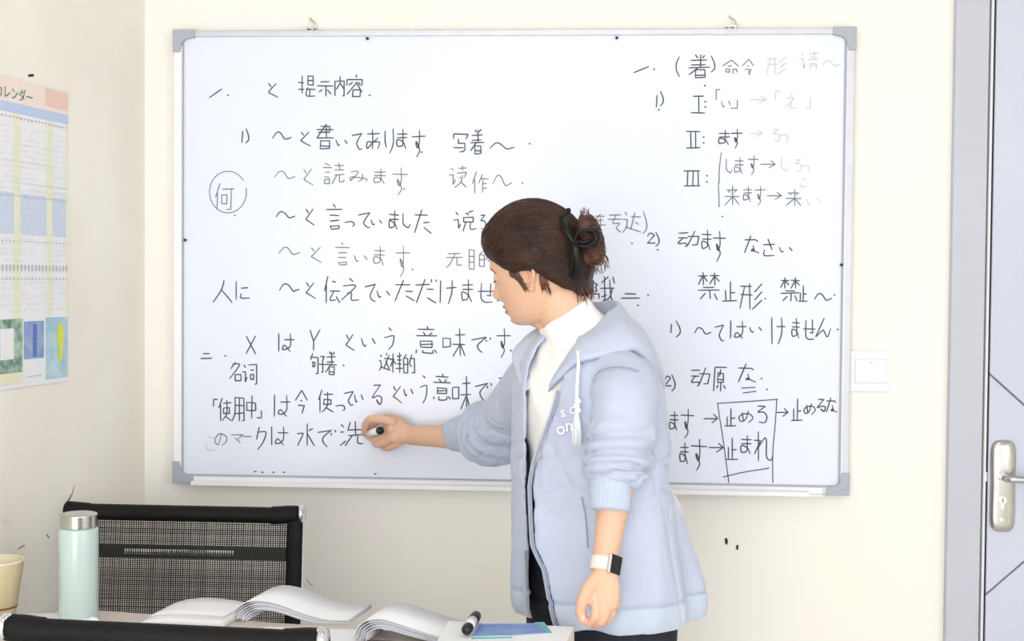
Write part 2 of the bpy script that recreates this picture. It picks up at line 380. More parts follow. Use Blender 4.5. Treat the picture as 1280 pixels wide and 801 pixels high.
mesh('lock_cylinder', join(tube([(pk[0], Yd-.010, pk[2]), (pk[0], Yd-.0165, pk[2])], .0078, 18), bevelled(box(pk[0]-.0035, pk[0]+.0035, Yd-.0155, Yd-.010, pk[2]-.02, pk[2]), .001)), M_chrome, hd, local=(0, 0, 0))
mesh('keyhole', box(pk[0]-.0008, pk[0]+.0008, Yd-.0172, Yd-.0160, pk[2]-.005, pk[2]+.005), M_mark, hd, local=(0, 0, 0))
for (a, b) in ((1254, 566), (1250, 648)):
    q = P(a, b, Yd); mesh('screw', tube([(q[0], Yd-.010, q[2]), (q[0], Yd-.0135, q[2])], .004, 12), M_chrome, hd, local=(0, 0, 0))
q = P(1227, 596, Yd); mesh('latch_bolt', box(DX0-.008, DX0, -.012, -.003, q[2]-.01, q[2]+.01), M_chrome, fr)

# ---------------------------------------------------------------- light switch
a = P(1062, 438, 0); b = P(1111, 489.5, 0)
sw = thing('light_switch', 'white square rocker light switch on the wall right of the whiteboard', 'switch', (a[0]/2+b[0]/2, 0, a[2]/2+b[2]/2))
mesh('switch_plate', bevelled(box(a[0], b[0], -.009, 0, b[2], a[2]), .002), M_white, sw)
a2_ = P(1068.5, 449, 0); b2_ = P(1106.5, 478, 0)
mesh('switch_surround', bevelled(box(a2_[0]-.002, b2_[0]+.002, -.0098, -.008, b2_[2]-.002, a2_[2]+.002), .0004, 1), M_paper2, sw)
mesh('rocker', bevelled(box(a2_[0], b2_[0], -.0122, -.008, b2_[2], a2_[2]), .0015), M_white, sw)
mesh('switch_dot', box(a2_[0]+.033-.003, a2_[0]+.036, -.0126, -.0122, a2_[2]-.0075, a2_[2]-.005), M_cgrey, sw)

# ---------------------------------------------------------------- whiteboard
BX = .75; BZ0 = 1.4066-.506; BZ1 = 1.4066+.506; YB = -.022
bd = thing('whiteboard', 'large white whiteboard in aluminium frame covered in handwritten Japanese and Chinese notes', 'whiteboard', (0, 0, BZ0))
mesh('writing_surface', box(-BX+.01, BX-.01, YB, -.002, BZ0+.012, BZ1-.012), M_board, bd)
def rail(x0, x1, z0, z1): return bevelled(box(x0, x1, YB-.007, -.001, z0, z1), .002)
mesh('frame_rail', rail(-BX, BX, BZ1-.013, BZ1), M_alu, bd)
mesh('frame_rail', rail(-BX, BX, BZ0, BZ0+.016), M_alu, bd)
mesh('frame_rail', rail(-BX, -BX+.018, BZ0, BZ1), M_tray, bd)
mesh('frame_rail', rail(BX-.018, BX, BZ0, BZ1), M_alu, bd)
mesh('frame_inner_lip', join(box(-BX+.018, -BX+.0215, YB-.0035, YB, BZ0+.016, BZ1-.013), box(BX-.0215, BX-.018, YB-.0035, YB, BZ0+.016, BZ1-.013), box(-BX+.02, BX-.02, YB-.003, YB, BZ0+.016, BZ0+.019)), M_corner, bd)
for sx in (-1, 1):
    for zt in (0, 1):
        L_ = .05; t_ = .021; pts = [(0, 0), (L_, 0), (L_, t_*.8), (t_*1.4, t_), (t_, t_*1.4), (t_*.8, L_), (0, L_)]
        pl2 = [((-BX-.002+x) if sx < 0 else (BX+.002-x), (BZ1+.002-z) if zt else (BZ0-.002+z)) for x, z in pts]
        n = len(pl2); V = [(x, YB-.011, z) for x, z in pl2]+[(x, -.001, z) for x, z in pl2]
        mesh('corner_cap', bevelled((V, [tuple(range(n)), tuple(range(2*n-1, n-1, -1))]+[(i, i+n, (i+1) % n+n, (i+1) % n) for i in range(n)]), .002), M_corner, bd)
# pen tray
x0 = P(243, 598, YB)[0]; x1 = P(1027, 612, YB)[0]
mesh('pen_tray', join(bevelled(box(x0, x1, YB-.026, YB-.006, BZ0-.002, BZ0+.001), .0008), bevelled(box(x0, x1-.03, YB-.028, YB-.024, BZ0-.003, BZ0+.007), .001), bevelled(box(x0, x1, YB-.010, YB-.007, BZ0, BZ0+.014), .001)), M_tray, bd)
for (a, b) in ((388, 33), (915, 32)):
    q = P(a, b+8, YB); z = BZ1+.002
    hk = mesh('hanging_clip', join(box(q[0]-.013, q[0]+.011, -.014, -.004, z+.004, z+.007), box(q[0]-.008, q[0]-.006, -.032, -.004, z-.009, z+.005), box(q[0]+.005, q[0]+.007, -.032, -.004, z-.009, z+.005),
        tube(smoothpath([(q[0]+.01, -.01, z+.006), (q[0]+.007, -.012, z+.016), (q[0]-.002, -.008, z+.024), (q[0]-.005, -.002, z+.03)], 14), .0018, 8)), M_steel, bd)
for (a, b) in ((459, 48), (771, 47), (486, 603), (247, 600), (231, 300), (1052, 331)):
    q = P(a, b, YB-.008); mesh('screw', tube([(q[0], YB-.004, q[2]), (q[0], YB-.0088, q[2])], .0032, 10), M_mark, bd)

# handwriting: glyph strokes on a 10x10 grid, "~" = curved
G = {
'一':"0892",'二':"2474;0797",'と':"2143;~8135264799",'～':"~072142688796",'提':"0333;2028;0636;5080845450;5282;4696;6669;~55485999",
'示':"2272;0494;5459;3617;6688",'内':"1219;12828979;5053;~5326;5386",'容':"5051;04028284;3314;6374;~5308;~5387;3636397976;3676",
'書':"217173;0292;1373;5005;0595;5055;2629797626;2878",'い':"~02162837;7296",'て':"0382;~8255476989",'あ':"1282;~404449;~74461916468679",
'り':"111527;~80857759",'ま':"1282;1484;~505738181556799",'す':"0292;~5054463534455739",'写':"03019183;333575;75786949;0767",
'着':"3041;7061;1282;1474;0595;5055;~4508;3639797636;3878",'読':"1031;0242;1434;1636;1737391917;5191;7073;5393;55959;~6549;~75789897",
'读':"1122;04242836;5191;7072;439385;5565;~746739;6799",'み':"~1252271816469799;~747759",'作':"~3015;2329;~6145;5393;6369;6585;6787",
'何':"~3015;2329;4292;4464674744;828969",'言':"4051;0292;2474;2676;2878793928",'っ':"~0453849779",'し':"~1016387997",
'た':"0272;~4009;5585;5799",'だ':"0262;~4009;5484;5799;7071;9091",'说':"1122;04242836;5162;8061;4383854543;~5549;~757898",
'ろ':"2171;~7124648679396",'性':"2029;0205;~5143;4384;6069;4686;4999",'车':"1282;~512474;0696;5359",'专':"1181;0393;~51357557;5789",
'达':"1122;04242709;~1799;4393;~6148;6586",')':"~20646729",'(':"~70333679",'1':"5149",'2':"~1340826419;1999",
'无':"1282;0494;~522709;646898",'目':"2029;207079;2373;2676;2979",'的':"~3012;1219;12424919;1545;~7055;62929979;6576",
'人':"~504409;~447799",'に':"~101519;4383;~464898",'伝':"~3015;2329;5272;4595;~654878;7799",'え':"4061;~137309;~36565999",
'け':"1019;4393;~707559",'せ':"0494;707656;~20274989",'ん':"~5009;~0946567995",'帮':"1141;1343;0545;~3116;6066;6182738575;1619;169698;5559",
'我':"~5012;0494;303828;1746;~617799;~846738;8092",'X':"1089;8019",'は':"1019;4393;~7076583846799",'Y':"1045;9045;4549",'う':"4061;~1473847749",
'意':"5051;1181;3243;7263;0393;2575772725;2676;0809;~38397978;8899",'味':"0333360603;5292;4595;7079;~7549;~7599",'で':"0372;~72353759;7374;9293",
'名':"~4013;~217108;4646498986;4686",'词':"1122;04242836;41919989;5373;5575775755",'句':"~3013;12828969;3454563634",'子':"2171;7153;535939;0595",
'这':"1122;04142709;~1799;6061;4393;~8148;5488",'样':"0333;2029;~2306;2345;5162;8172;5383;5585;4797;7079",'「':"2070;2026",'」':"7379;7929",
'使':"~3014;2329;4292;4484864644;~616639;5799",'用':"~202609;20808979;2383;2686;5059",'中':"1383861613;5059",'今':"~5004;~5094;4454;2676;7659",
'る':"2070;~7016558679584769",'こ':"2272;~161989",'の':"~5138171441838659",'マ':"029255;3477",'ー':"0595",'ク':"~3015;~22826629",
'水':"5059;0434;~3409;8263;~5499",'で2':"",'洗':"0112;0414;~0927;~4033;3393;6065;3595;~5529;~757898",
'命':"~5004;~5094;3454;2646482826;668688;6669",'令':"~5004;~5094;4454;267659;5769",'形':"0151;0454;~2109;4049;~9063;~9366;~9659",
'请':"1122;04242836;5191;5383;4494;7074;5659;568689;5787",'I':"1181;5159;0999",'H':"0191;3139;6169;0999",'W':"0191;2129;5159;8189;0999",
'→':"0595;629558",'{':"~40131505;051909",'来':"1282;2233;0595;5059;~5509;~5599;7263",'动':"0141;0444;~240737;3748;43938868;~704839",
'な':"0272;~4009;7283;~556857486899",'さ':"0393;~4076;~161999",'禁':"0141;2024;~2104;2143;5191;7074;~7154;7193;2575;0696;5659;3719;7789",
'止':"5059;5585;2429;0999",'原':"1191;~1109;5244;3373763633;3575;5659;~3728;7788",'め':"~2238;~6147180533739669",'れ':"2029;0333;~3307;~255263688998"}
def glyph(ch, x0, y0, x1, y1, wpx):
    out = []
    if ch in '.:':
        for yy in ((.5,) if ch == '.' else (.25, .8)):
            c = (x0+x1)/2, y0+(y1-y0)*yy; out.append(ribbon([(c[0]-.5, c[1]), (c[0]+.6, c[1]+.2)], 1.9, YB))
        return out
    for st in G[ch].split(';'):
        sm = st.startswith('~'); st = st.strip('~'); st = st[:len(st)//2*2]
        if len(st) < 4: continue
        pts = [(x0+(x1-x0)*(int(st[i])+random.uniform(-.2, .2))/9, y0+(y1-y0)*(int(st[i+1])+random.uniform(-.2, .2))/9) for i in range(0, len(st), 2)]
        pts = np.array(pts)
        if sm and len(pts) > 2: pts = smoothpath(pts, 5*len(pts))
        else:   # straight runs, kept separate at sharp corners
            q = [pts[0]]
            for i in range(1, len(pts)): q += [pts[i-1]*(1-t)+pts[i]*t for t in (.12, .5, .88)]+[pts[i]]
            pts = np.array(q)
        wv = wpx*(1-.25*np.linspace(-1, 1, len(pts))**2+.1*random.random())
        out.append(ribbon(pts, wv, YB, .0004+random.random()*.0002))
    return out
LINES = [
(0, "一 262 108 277 124;. 284 117 286 121;と 333 102 347 122;提 373 95 394 120;示 397 97 416 120;内 417 96 432 120;容 434 94 455 121;. 461 118 463 120"),
(0, "1 299 162 307 178;) 306 161 313 179;～ 341 164 364 175;と 373 163 388 182;書 396 155 417 186;い 420 173 434 183;て 440 161 454 186;あ 457 162 477 186;り 480 161 493 191;ま 495 162 511 185;す 515 163 532 196;. 526 189 528 191;写 567 165 585 190;着 588 162 605 192;～ 613 178 643 187;. 661 178 663 181"),
(1, "～ 343 213 369 224;と 377 209 391 231;読 403 204 430 230;み 436 211 458 227;ま 466 211 484 230;す 491 210 510 243;. 504 235 506 237;读 562 207 583 234;作 588 215 611 241;～ 616 218 640 233;. 652 227 654 230"),
(1, "何 266 229 292 262;. 292 268 295 270"),
(0, "～ 345 264 369 273;と 380 259 393 281;言 408 255 428 286;っ 431 274 443 283;て 448 261 464 284;い 464 273 477 282;ま 485 263 500 287;し 503 267 513 284;た 518 262 539 291;说 567 263 595 289;ろ 599 267 608 286;～ 619 272 640 281"),
(1, "性 726 260 741 292;车 742 264 757 290;专 760 266 778 290;达 779 262 801 290;) 802 264 811 292;. 789 303 791 305"),
(1, "～ 349 308 375 319;と 386 307 402 328;言 419 303 437 331;い 443 317 459 328;ま 466 308 483 331;す 495 307 512 346;. 514 335 517 338;无 558 312 578 334;目 584 312 595 336;的 597 314 616 333"),
(0, "人 267 350 290 378;に 293 352 312 375;～ 350 354 374 365;と 380 351 394 373;伝 403 345 425 378;え 427 348 449 375;て 456 349 471 376;い 471 361 487 373;た 494 350 518 376;だ 520 349 545 378;け 548 350 570 379;ま 576 350 593 377;せ 597 354 618 377;ん 622 352 640 376"),
(0, "帮 726 350 749 376;我 750 346 768 379;二 776 360 800 376;. 809 367 811 370;. 796 380 799 383"),
(0, "二 251 434 265 452;. 280 443 283 446;X 306 420 321 442;は 346 417 368 439;Y 386 412 400 438;と 430 416 443 438;い 452 420 469 434;う 479 410 494 437;意 520 408 546 441;味 554 411 581 445;で 590 416 613 441;す 621 411 638 447;. 637 436 640 440"),
(0, "名 287 453 303 476;词 303 453 321 480;句 387 441 399 467;子 399 443 407 465;着 407 440 421 468;. 428 455 431 458;这 474 441 488 463;样 488 441 503 466;的 503 443 518 466"),
(0, "「 265 499 274 512;使 272 497 289 526;用 290 497 307 526;中 307 494 321 522;」 319 509 329 522;は 341 494 363 520;今 369 488 384 516;使 396 487 416 515;っ 420 503 431 513;て 430 485 443 506;い 443 490 454 504;る 464 481 479 505;と 489 480 502 503;い 505 483 516 496;う 524 469 535 504;意 542 467 563 499;味 566 470 588 512;で 594 473 614 501;す 624 466 641 496;. 582 509 585 512"),
(0, "ク 319 534 334 561;は 337 533 360 556;水 372 529 393 557;で 397 532 419 558;洗 426 527 453 557"),
(1, "の 267 540 285 557;マ 289 539 304 557;ー 304 541 314 549"),
(2, "こ 257 542 270 562"),
(0, "一 792 81 811 92;. 816 85 819 88;( 843 71 851 96;着 861 69 887 97;) 887 70 896 90"),
(1, "命 903 75 923 92;令 928 74 942 93"),
(2, "形 958 71 982 93;请 999 64 1023 87;～ 1028 75 1050 83;→ 936 118 958 130;「 967 114 978 130;え 981 117 995 135;」 1005 117 1015 135;→ 938 160 953 172;ろ 964 160 976 176;っ 975 164 985 177"),
(0, "1 817 117 825 134;) 824 114 831 132;. 822 136 825 138;I 864 118 881 141;: 880 124 883 136;. 880 106 882 108"),
(1, "「 893 112 902 131;い 902 124 913 135;」 910 120 925 135"),
(0, "H 858 162 875 185;: 878 168 881 181;ま 897 163 914 181;す 914 161 928 185;W 855 211 875 232;: 882 216 885 230"),
(1, "{ 898 192 906 259;し 907 199 915 216;ま 917 197 931 217;す 935 194 948 218;→ 951 198 969 211;来 906 232 924 256;ま 928 233 941 252;す 943 232 957 257;→ 959 237 977 251;. 902 269 904 272"),
(1, "来 983 237 1001 257"),
(2, "し 976 197 985 213;ろ 992 198 1003 213;っ 1002 203 1012 214;こ 1000 221 1009 233;い 1008 246 1025 257"),
(0, "2 808 291 819 304;) 818 290 826 308;. 821 311 823 313;动 848 289 874 308;ま 876 288 891 312;す 891 289 907 326;な 931 295 949 316;さ 954 299 968 319;い 974 307 990 316"),
(0, "禁 873 341 899 374;止 903 352 921 376;形 925 354 952 386;. 955 371 958 375;禁 976 347 999 376;止 998 357 1009 376;～ 1018 366 1040 376;. 1042 367 1044 370"),
(0, "1 836 404 842 416;) 843 401 853 421;～ 868 409 889 418;て 894 401 906 425;は 911 401 933 423;い 937 407 952 416;け 963 397 981 430;ま 989 398 1001 422;せ 1004 400 1019 424;ん 1020 398 1038 421;. 1046 410 1048 413"),
(0, "2 830 470 839 482;) 838 468 846 489;动 864 460 887 482;原 892 455 908 489;な 923 455 944 477;. 951 472 953 474;. 957 485 960 488"),
(0, "ま 836 514 849 538;す 851 511 867 548;→ 880 514 897 530;止 906 511 920 532;め 924 512 941 528;ろ 944 505 960 528;→ 970 507 985 522;止 989 499 1003 525;め 1005 503 1019 518;る 1020 499 1033 514;な 1033 497 1046 515"),
(0, "ま 849 553 862 579;す 864 549 883 588;→ 886 550 904 567;止 907 547 922 574;ま 925 544 941 567;れ 943 539 966 575"),
]
for lv, txt in LINES:
    for g_ in txt.split(';'):
        t_ = g_.split(' '); mesh('written_character', join(*glyph(t_[0], *[float(q) for q in t_[1:5]], 1.6 if lv == 0 else 1.35)), (M_ink, M_ink2, M_ink3)[lv], bd)
circ = [(285+23*cos(t), 240+26*sin(t)) for t in np.linspace(-.2, 5.7, 50)]
mesh('handwriting', ribbon(circ, 1.2, YB, .0005), M_ink2, bd)
mesh('handwriting', join(*[ribbon(smoothpath(q, 12), 1.25, YB, .0005+.0001*i) for i, q in enumerate([[(897, 504), (900, 525), (904, 550), (911, 603)], [(897, 504), (930, 502), (972, 499)], [(971, 499), (969, 530), (966, 565), (966, 603)], [(904, 596), (930, 590), (961, 585)], [(927, 485), (944, 484)], [(929, 491), (945, 489)]])]), M_ink, bd)
for a, b in ((318, 589), (327, 590), (341, 590), (354, 590), (484, 559), (468, 592)): mesh('ink_dot', ribbon([(a, b), (a+2, b+.3)], 1.6, YB, .0004), M_ink, bd)

# ---------------------------------------------------------------- wall calendar on the side wall
s0, _ = leftpt(84, 300); sL, _ = leftpt(-60, 300)
def calpt(px, py, off): s, z = leftpt(px, py); return onleft(s, z, off)
cs0 = s0; cs1 = s0+.36
zt0 = leftpt(84, 117)[1]; zb0 = leftpt(84, 476)[1]; CZ = zt0-zb0
ct = thing('wall_calendar', 'large printed exam calendar poster taped to the left wall', 'calendar', onleft(cs1, zb0, 0))
CALO = ORG[ct.name]
def calrect(name, sa, sb, za, zb, m, off, parent=ct):  # s distance from right edge, z 0..1 from the top
    V = []
    for o_ in (off, off-.0004):
        V += [onleft(cs0+sa, zt0-za*CZ, o_), onleft(cs0+sb, zt0-za*CZ, o_), onleft(cs0+sb, zt0-zb*CZ, o_), onleft(cs0+sa, zt0-zb*CZ, o_)]
    return mesh(name, (V, box(0, 1, 0, 1, 0, 1)[1]), m, parent, local=CALO)
W_ = cs1-cs0
def pxs(px): return leftpt(px, 300)[0]-cs0
zf = lambda px, py: (zt0-leftpt(px, py)[1])/CZ
calrect('paper_sheet', 0, W_, -.004, 1.0, M_cal, .0022)
calrect('title_band', 0, W_, -.003, .075, M_pink, .0026)
calrect('header_stripe', 0, W_, .075, .108, M_cblue2, .0026)
calrect('blue_block', 0, W_, .365, .5, M_cblue, .0026)
zr1, zr2 = .775, .985
for k, (xa, xb) in enumerate(((57, 64), (16, 24), (81, 84))):
    calrect('yellow_column', max(0, pxs(xb)), pxs(xa), .11, zr1-.005, M_cyel, .0028)
calrect('logo_block', pxs(84), pxs(55), .0, .062, M_cred, .003)
# rows of small figures
rw = []; rwf = []
def cq(sa, sb, za, zb, off=.0031):
    return (np.array([onleft(cs0+sa, zt0-za*CZ, off), onleft(cs0+sb, zt0-za*CZ, off), onleft(cs0+sb, zt0-zb*CZ, off), onleft(cs0+sa, zt0-zb*CZ, off)]), [(0, 1, 2, 3)])
k = .006
while k < W_-.005:
    for (z_, h_) in ((.118, .007), (.372, .005), (.52, .004)): rw.append(cq(k, k+.006, z_, z_+h_*random.uniform(.7, 1.2)))
    rw.append(cq(k, k+.0045, .598, .618)); rw.append(cq(k, k+.005, .642, .647))
    for z_ in np.arange(.15, .76, .018):
        if random.random() < .6: rwf.append(cq(k, k+random.uniform(.004, .008), z_, z_+.006))
    k += .0125
for z_ in (.205, .262, .33, .355, .56, .66, .7): rwf.append(cq(0, W_, z_, z_+.0015))
mesh('date_figures', join(*rw), M_cgrey, ct, local=CALO)['kind'] = 'stuff'
mesh('table_print', join(*rwf), M_cfaint, ct, local=CALO)['kind'] = 'stuff'
calrect('advert_panel', pxs(83), pxs(55.5), zr1, zr2, M_csky, .003)
calrect('advert_panel', pxs(53), pxs(28), zr1+.01, zr2-.075, M_cphoto, .003)
calrect('advert_panel', pxs(26), W_, zr1, zr2-.03, M_cgreen, .003)
calrect('advert_inset', pxs(15), pxs(-2), zr1+.03, zr2-.08, M_cal, .0034)
calrect('advert_inset', pxs(26), W_, zr2-.035, zr2, M_cyel, .0033)
calrect('advert_tower', pxs(44), pxs(39), zr1+.02, zr2-.08, mat('tower_print', (92, 120, 190), .6), .0034)
lb = [(.0, -.9), (.55, -.7), (.62, -.2), (.5, .2), (.3, .9), (-.3, .9), (-.25, .2), (-.55, -.2), (-.35, -.75)]
cx_, cz_ = pxs(73), (zr1+zr2)/2-.02
mesh('advert_splash', (np.array([onleft(cs0+cx_-a*(pxs(66)-pxs(80))*.5, zt0-(cz_+b*.075)*CZ, .0036) for a, b in lb]), [tuple(range(len(lb)))]), M_clime, ct, local=CALO)
for z_ in (.84+.0, .955): calrect('advert_caption', pxs(50), pxs(32), z_+.012, z_+.014, M_cgrey, .0034)
def text(body, size, m, parent, M4, name, extrude=.0001):
    cu = bpy.data.curves.new('t', 'FONT'); cu.body = body; cu.size = size; cu.extrude = extrude; cu.resolution_u = 3
    o = bpy.data.objects.new('t', cu); COL.objects.link(o); dg = bpy.context.evaluated_depsgraph_get()
    me = bpy.data.meshes.new_from_object(o.evaluated_get(dg)); bpy.data.objects.remove(o)
    me.transform(Matrix(M4)); ob = link(name, me, m, parent); return ob
def frame4(origin, xd, yd):
    xd = np.array(xd)/np.linalg.norm(xd); yd = np.array(yd)/np.linalg.norm(yd); z = np.cross(xd, yd)
    return [[xd[0], yd[0], z[0], origin[0]], [xd[1], yd[1], z[1], origin[1]], [xd[2], yd[2], z[2], origin[2]], [0, 0, 0, 1]]
L0 = np.array(CALO)
text('入試カレンダー', .0255, M_ctitle, ct, frame4(onleft(cs0+pxs(40)+.178, zt0-.062*CZ, .0032)-L0, -LD, (0, 0, 1)), 'title_lettering')

# ---------------------------------------------------------------- desk
DZ = .75; DA = RD(-9)
A_ = PZ(150, 764.5, DZ); dd = np.array([cos(DA), sin(DA), 0]); dn = np.array([-sin(DA), cos(DA), 0])   # along, away from camera
Rr = PZ(716, 802, DZ); wR = (Rr-A_).dot(dd)
dk = thing('desk', 'pale beige laminate desk in the foreground under the open books', 'desk', (A_[0]-.2, A_[1]-.3, 0))
LU = (XC-A_[0]-.0)/dd[0]+.05   # flush with the side wall
def dpt(u, v, z): return A_+dd*u+dn*v+np.array([0, 0, z-A_[2]])      # u along, v away from the far edge
def dbox(u0, u1, v0, v1, z0, z1):
    V = [dpt(u, v, z) for z in (z0, z1) for u, v in ((u0, v0), (u1, v0), (u1, v1), (u0, v1))]; return np.array(V), box(0, 1, 0, 1, 0, 1)[1]
mesh('desk_top', bevelled(dbox(LU, wR, -.62, 0, DZ-.025, DZ), .002), M_desk, dk)
for u in (LU+.03, wR-.1):
    for v_ in (-.57, -.09): mesh('leg', dbox(u, u+.04, v_, v_+.04, 0, DZ-.025), M_deskleg, dk)

# ---------------------------------------------------------------- chairs
def make_chair(label, loc, ang, wd=.47, ztop=.903):
    t = thing('mesh_chair', label, 'chair', (0, 0, 0), 'black mesh-back chairs at the desk')
    h = wd/2   # local: sitter faces -y ; back at y=0
    def yb(z): return .0+.10*(z-.5)          # backrest leans away
    for s in (-1, 1):
        pth = smoothpath([(s*h, yb(ztop), ztop-.005), (s*h, yb(.7), .7), (s*h, .0, .5), (s*h, -.02, .44), (s*h, -.08, .42), (s*h, -.32, .42), (s*h, -.36, .40), (s*h, -.37, .36), (s*h, -.37, .06), (s*h, -.36, .02), (s*h, -.32, .012), (s*h, -.02, .012)], 70)
        mesh('side_frame', tube(pth, .009, 12, ref=(1, 0, 0), round_end=True), M_chrome, t, True)
        mesh('side_sleeve', tube(smoothpath([(s*(h-.010), yb(z)-.002, z) for z in (ztop-.012, .8, .7, .6, .49)], 14), np.array([.0175, .0125]), 12, ref=(1, 0, 0)), M_black, t, True)
        mesh('end_cap', tube([(s*(h-.002), yb(ztop), ztop-.016), (s*(h+.007), yb(ztop), ztop-.016)], .0185, 18, round_end=False), M_chrome, t, True)
    tr = smoothpath([(x*h, yb(ztop)-.002, ztop-.017+.0 if abs(x) > .8 else ztop-.019) for x in (-.985, -.9, -.8, -.72, -.4, 0, .4, .72, .8, .9, .985)], 40)
    mesh('top_roll', tube(tr, [.0185 if abs(q[0]) > .76*h else .0165 for q in tr], 16, ref=(0, 0, 1)), M_black, t, True)
    zl = .805
    mesh('lumbar_bar', bevelled(box(-h+.02, h-.02, yb(zl)+.002, yb(zl)+.010, zl-.013, zl+.013), .003), M_black, t)
    mesh('lumbar_trim', bevelled(box(-h*.46, h*.46, yb(zl)+.0006, yb(zl)+.004, zl-.007, zl+.007), .002), M_chrome, t)
    th = []
    for x in np.arange(-h+.026, h-.024, .0047):
        w_ = .0010*random.uniform(.8, 1.3); th.append((np.array([(x-w_, yb(z)-.001, z) for z in (ztop-.03, .5)]+[(x+w_, yb(z)-.001, z) for z in (ztop-.03, .5)]), [(0, 1, 3, 2)]))
    for z in np.arange(.5, ztop-.03, .0040):
        w_ = .0009*random.uniform(.7, 1.5); y = yb(z)+.0004; th.append((np.array([(-h+.024, y, z-w_), (h-.024, y, z-w_), (h-.024, y, z+w_), (-h+.024, y, z+w_)]), [(0, 1, 2, 3)]))
    o = mesh('back_mesh', join(*th), M_thread, t); o['kind'] = 'stuff'
    mesh('seat', bevelled(box(-h+.01, h-.01, -.35, -.03, .425, .462), .014, 3), M_black, t)
    mesh('cross_bar', tube([(-h, -.25, .012), (h, -.25, .012)], .009, 10, ref=(0, 0, 1)), M_chrome, t, True)
    t.location = loc; t.rotation_euler = (0, 0, ang); return t
a = P(77, 645, -.33); b = P(376, 645, -.33)
ch1 = make_chair('black mesh-back chair pushed in behind the desk next to the mint bottle', ((a[0]+b[0])/2, -.37, 0), 0, b[0]-a[0])
na = PZ(9, 769, .903); nb = PZ(402, 787, .903); na[2] = nb[2] = 0; ang = math.atan2(nb[1]-na[1], nb[0]-na[0])
# the near chair faces the desk: turn it half round and set its back at the measured line
ch2 = make_chair('black chair back in the front left corner of the photo, nearest the viewer', (0, 0, 0), 0, float(np.linalg.norm(nb-na)))
c_ = (na+nb)/2; ch2.rotation_euler = (0, 0, ang+pi); offy = .0403
ch2.location = (c_[0]+(-sin(ang))*offy, c_[1]+cos(ang)*offy, 0)

# ---------------------------------------------------------------- things on the desk
q = PZ(98.5, 778, DZ); bt = thing('vacuum_flask', 'slim mint green vacuum flask with steel lid on the desk', 'bottle', q)
sc = np.linalg.norm(np.array(q)-CAM)/1700*1.0; rb = 22.3*sc; hb = 128*sc
zneck = hb-16*sc
mesh('flask_body', lathe([(0, 0), (rb-.002, 0), (rb, .003), (rb, zneck-.006), (rb-.001, zneck-.002), (rb-.004, zneck), (0, zneck)], q), M_mint, bt, True)
mesh('flask_lid', lathe([(rb-.005, zneck+.0003), (rb-.0025, zneck+.0005), (rb-.002, zneck+.001), (rb-.002, zneck+.0015), (rb-.002, hb-.004), (rb-.002, hb-.0025), (rb-.0024, hb-.001), (rb-.004, hb-.0001), (rb-.0045, hb), (rb-.005, hb), (0, hb)], q), M_steel, bt, True)
q = PZ(-4, 772, DZ); cp = thing('paper_cup', 'beige paper cup with a brown stripe at the left edge of the desk', 'cup', q)
k = np.linalg.norm(np.array(q)-CAM)/1700; hc = 66*k; r1 = 30*k; r0 = 20*k
rr = lambda z: r0+(r1-r0)*z/hc
mesh('cup_body', lathe([(0, 0), (r0, 0), (r1, hc)], q), M_cup, cp, True)
mesh('cup_lining', lathe([(0, .004), (r0-.0006, .004), (r1-.0006, hc)], q), M_cupin, cp, True)
mesh('rim', tube([(q[0]+r1*cos(t), q[1]+r1*sin(t), q[2]+hc) for t in np.linspace(0, 2*pi, 40)], .0017, 8), M_cupin, cp, True)
mesh('stripe', lathe([(rr(13*k)+.0003, 12.2*k), (rr(16*k)+.0003, 14.6*k)], q), M_brown, cp, True)

def bookcurve(pxpts, Yd0, depth, name, label, layers=6, thick=.011, rest=None):
    """pages arched over: front edge curve in pixels at plane through Yd0; extruded backwards"""
    c = np.array([P(a_, b_, Yd0) for a_, b_ in pxpts]); base = c.mean(0).copy(); base[2] = DZ
    t = thing(name, label, 'book', base)
    path = smoothpath(c, 46); n = len(path)
    back = dn*depth
    T = np.gradient(path, axis=0); T /= np.linalg.norm(T, axis=1)[:, None]
    Nn = np.cross(T, dn); Nn *= np.sign(Nn[:, 2]+1e-6)[:, None]
    s = np.linspace(0, 1, n)
    for k in range(layers):
        off = k*thick/layers+ .0
        # pages separate at the curled fore edge and meet at the spine
        open_ = (.0035*k*(1-s)**1.2)
        q0 = path-Nn*(off+open_)[:, None] if np.ndim(open_) else path
        q0[:, 2] = np.maximum(q0[:, 2], DZ+.0035*(layers-k)*.35+.001)
        jit = random.uniform(-.003, .003)
        V = np.vstack([q0+dn*jit, q0+back+dn*jit, q0-Nn*.0011+dn*jit, q0-Nn*.0011+back+dn*jit])
        F = []
        for i in range(n-1):
            F += [(i, i+1, n+i+1, n+i), (2*n+i, 3*n+i, 3*n+i+1, 2*n+i+1), (i, 2*n+i, 2*n+i+1, i+1), (n+i, n+i+1, 3*n+i+1, 3*n+i)]
        F += [(0, n, 3*n, 2*n), (n-1, 3*n-1, 4*n-1, 2*n-1)]
        mesh('page_bundle', (V, F), M_paper if k % 2 == 0 else M_paper2, t, True)
    return t, path
Yb1 = PZ(360, 779, DZ)[1]
b1, _ = bookcurve([(289, 776), (293, 763), (306, 753), (325, 750), (350, 755), (382, 767), (410, 774), (436, 775)], Yb1, .125, 'open_book', 'open textbook with arched white pages left of the other open book')
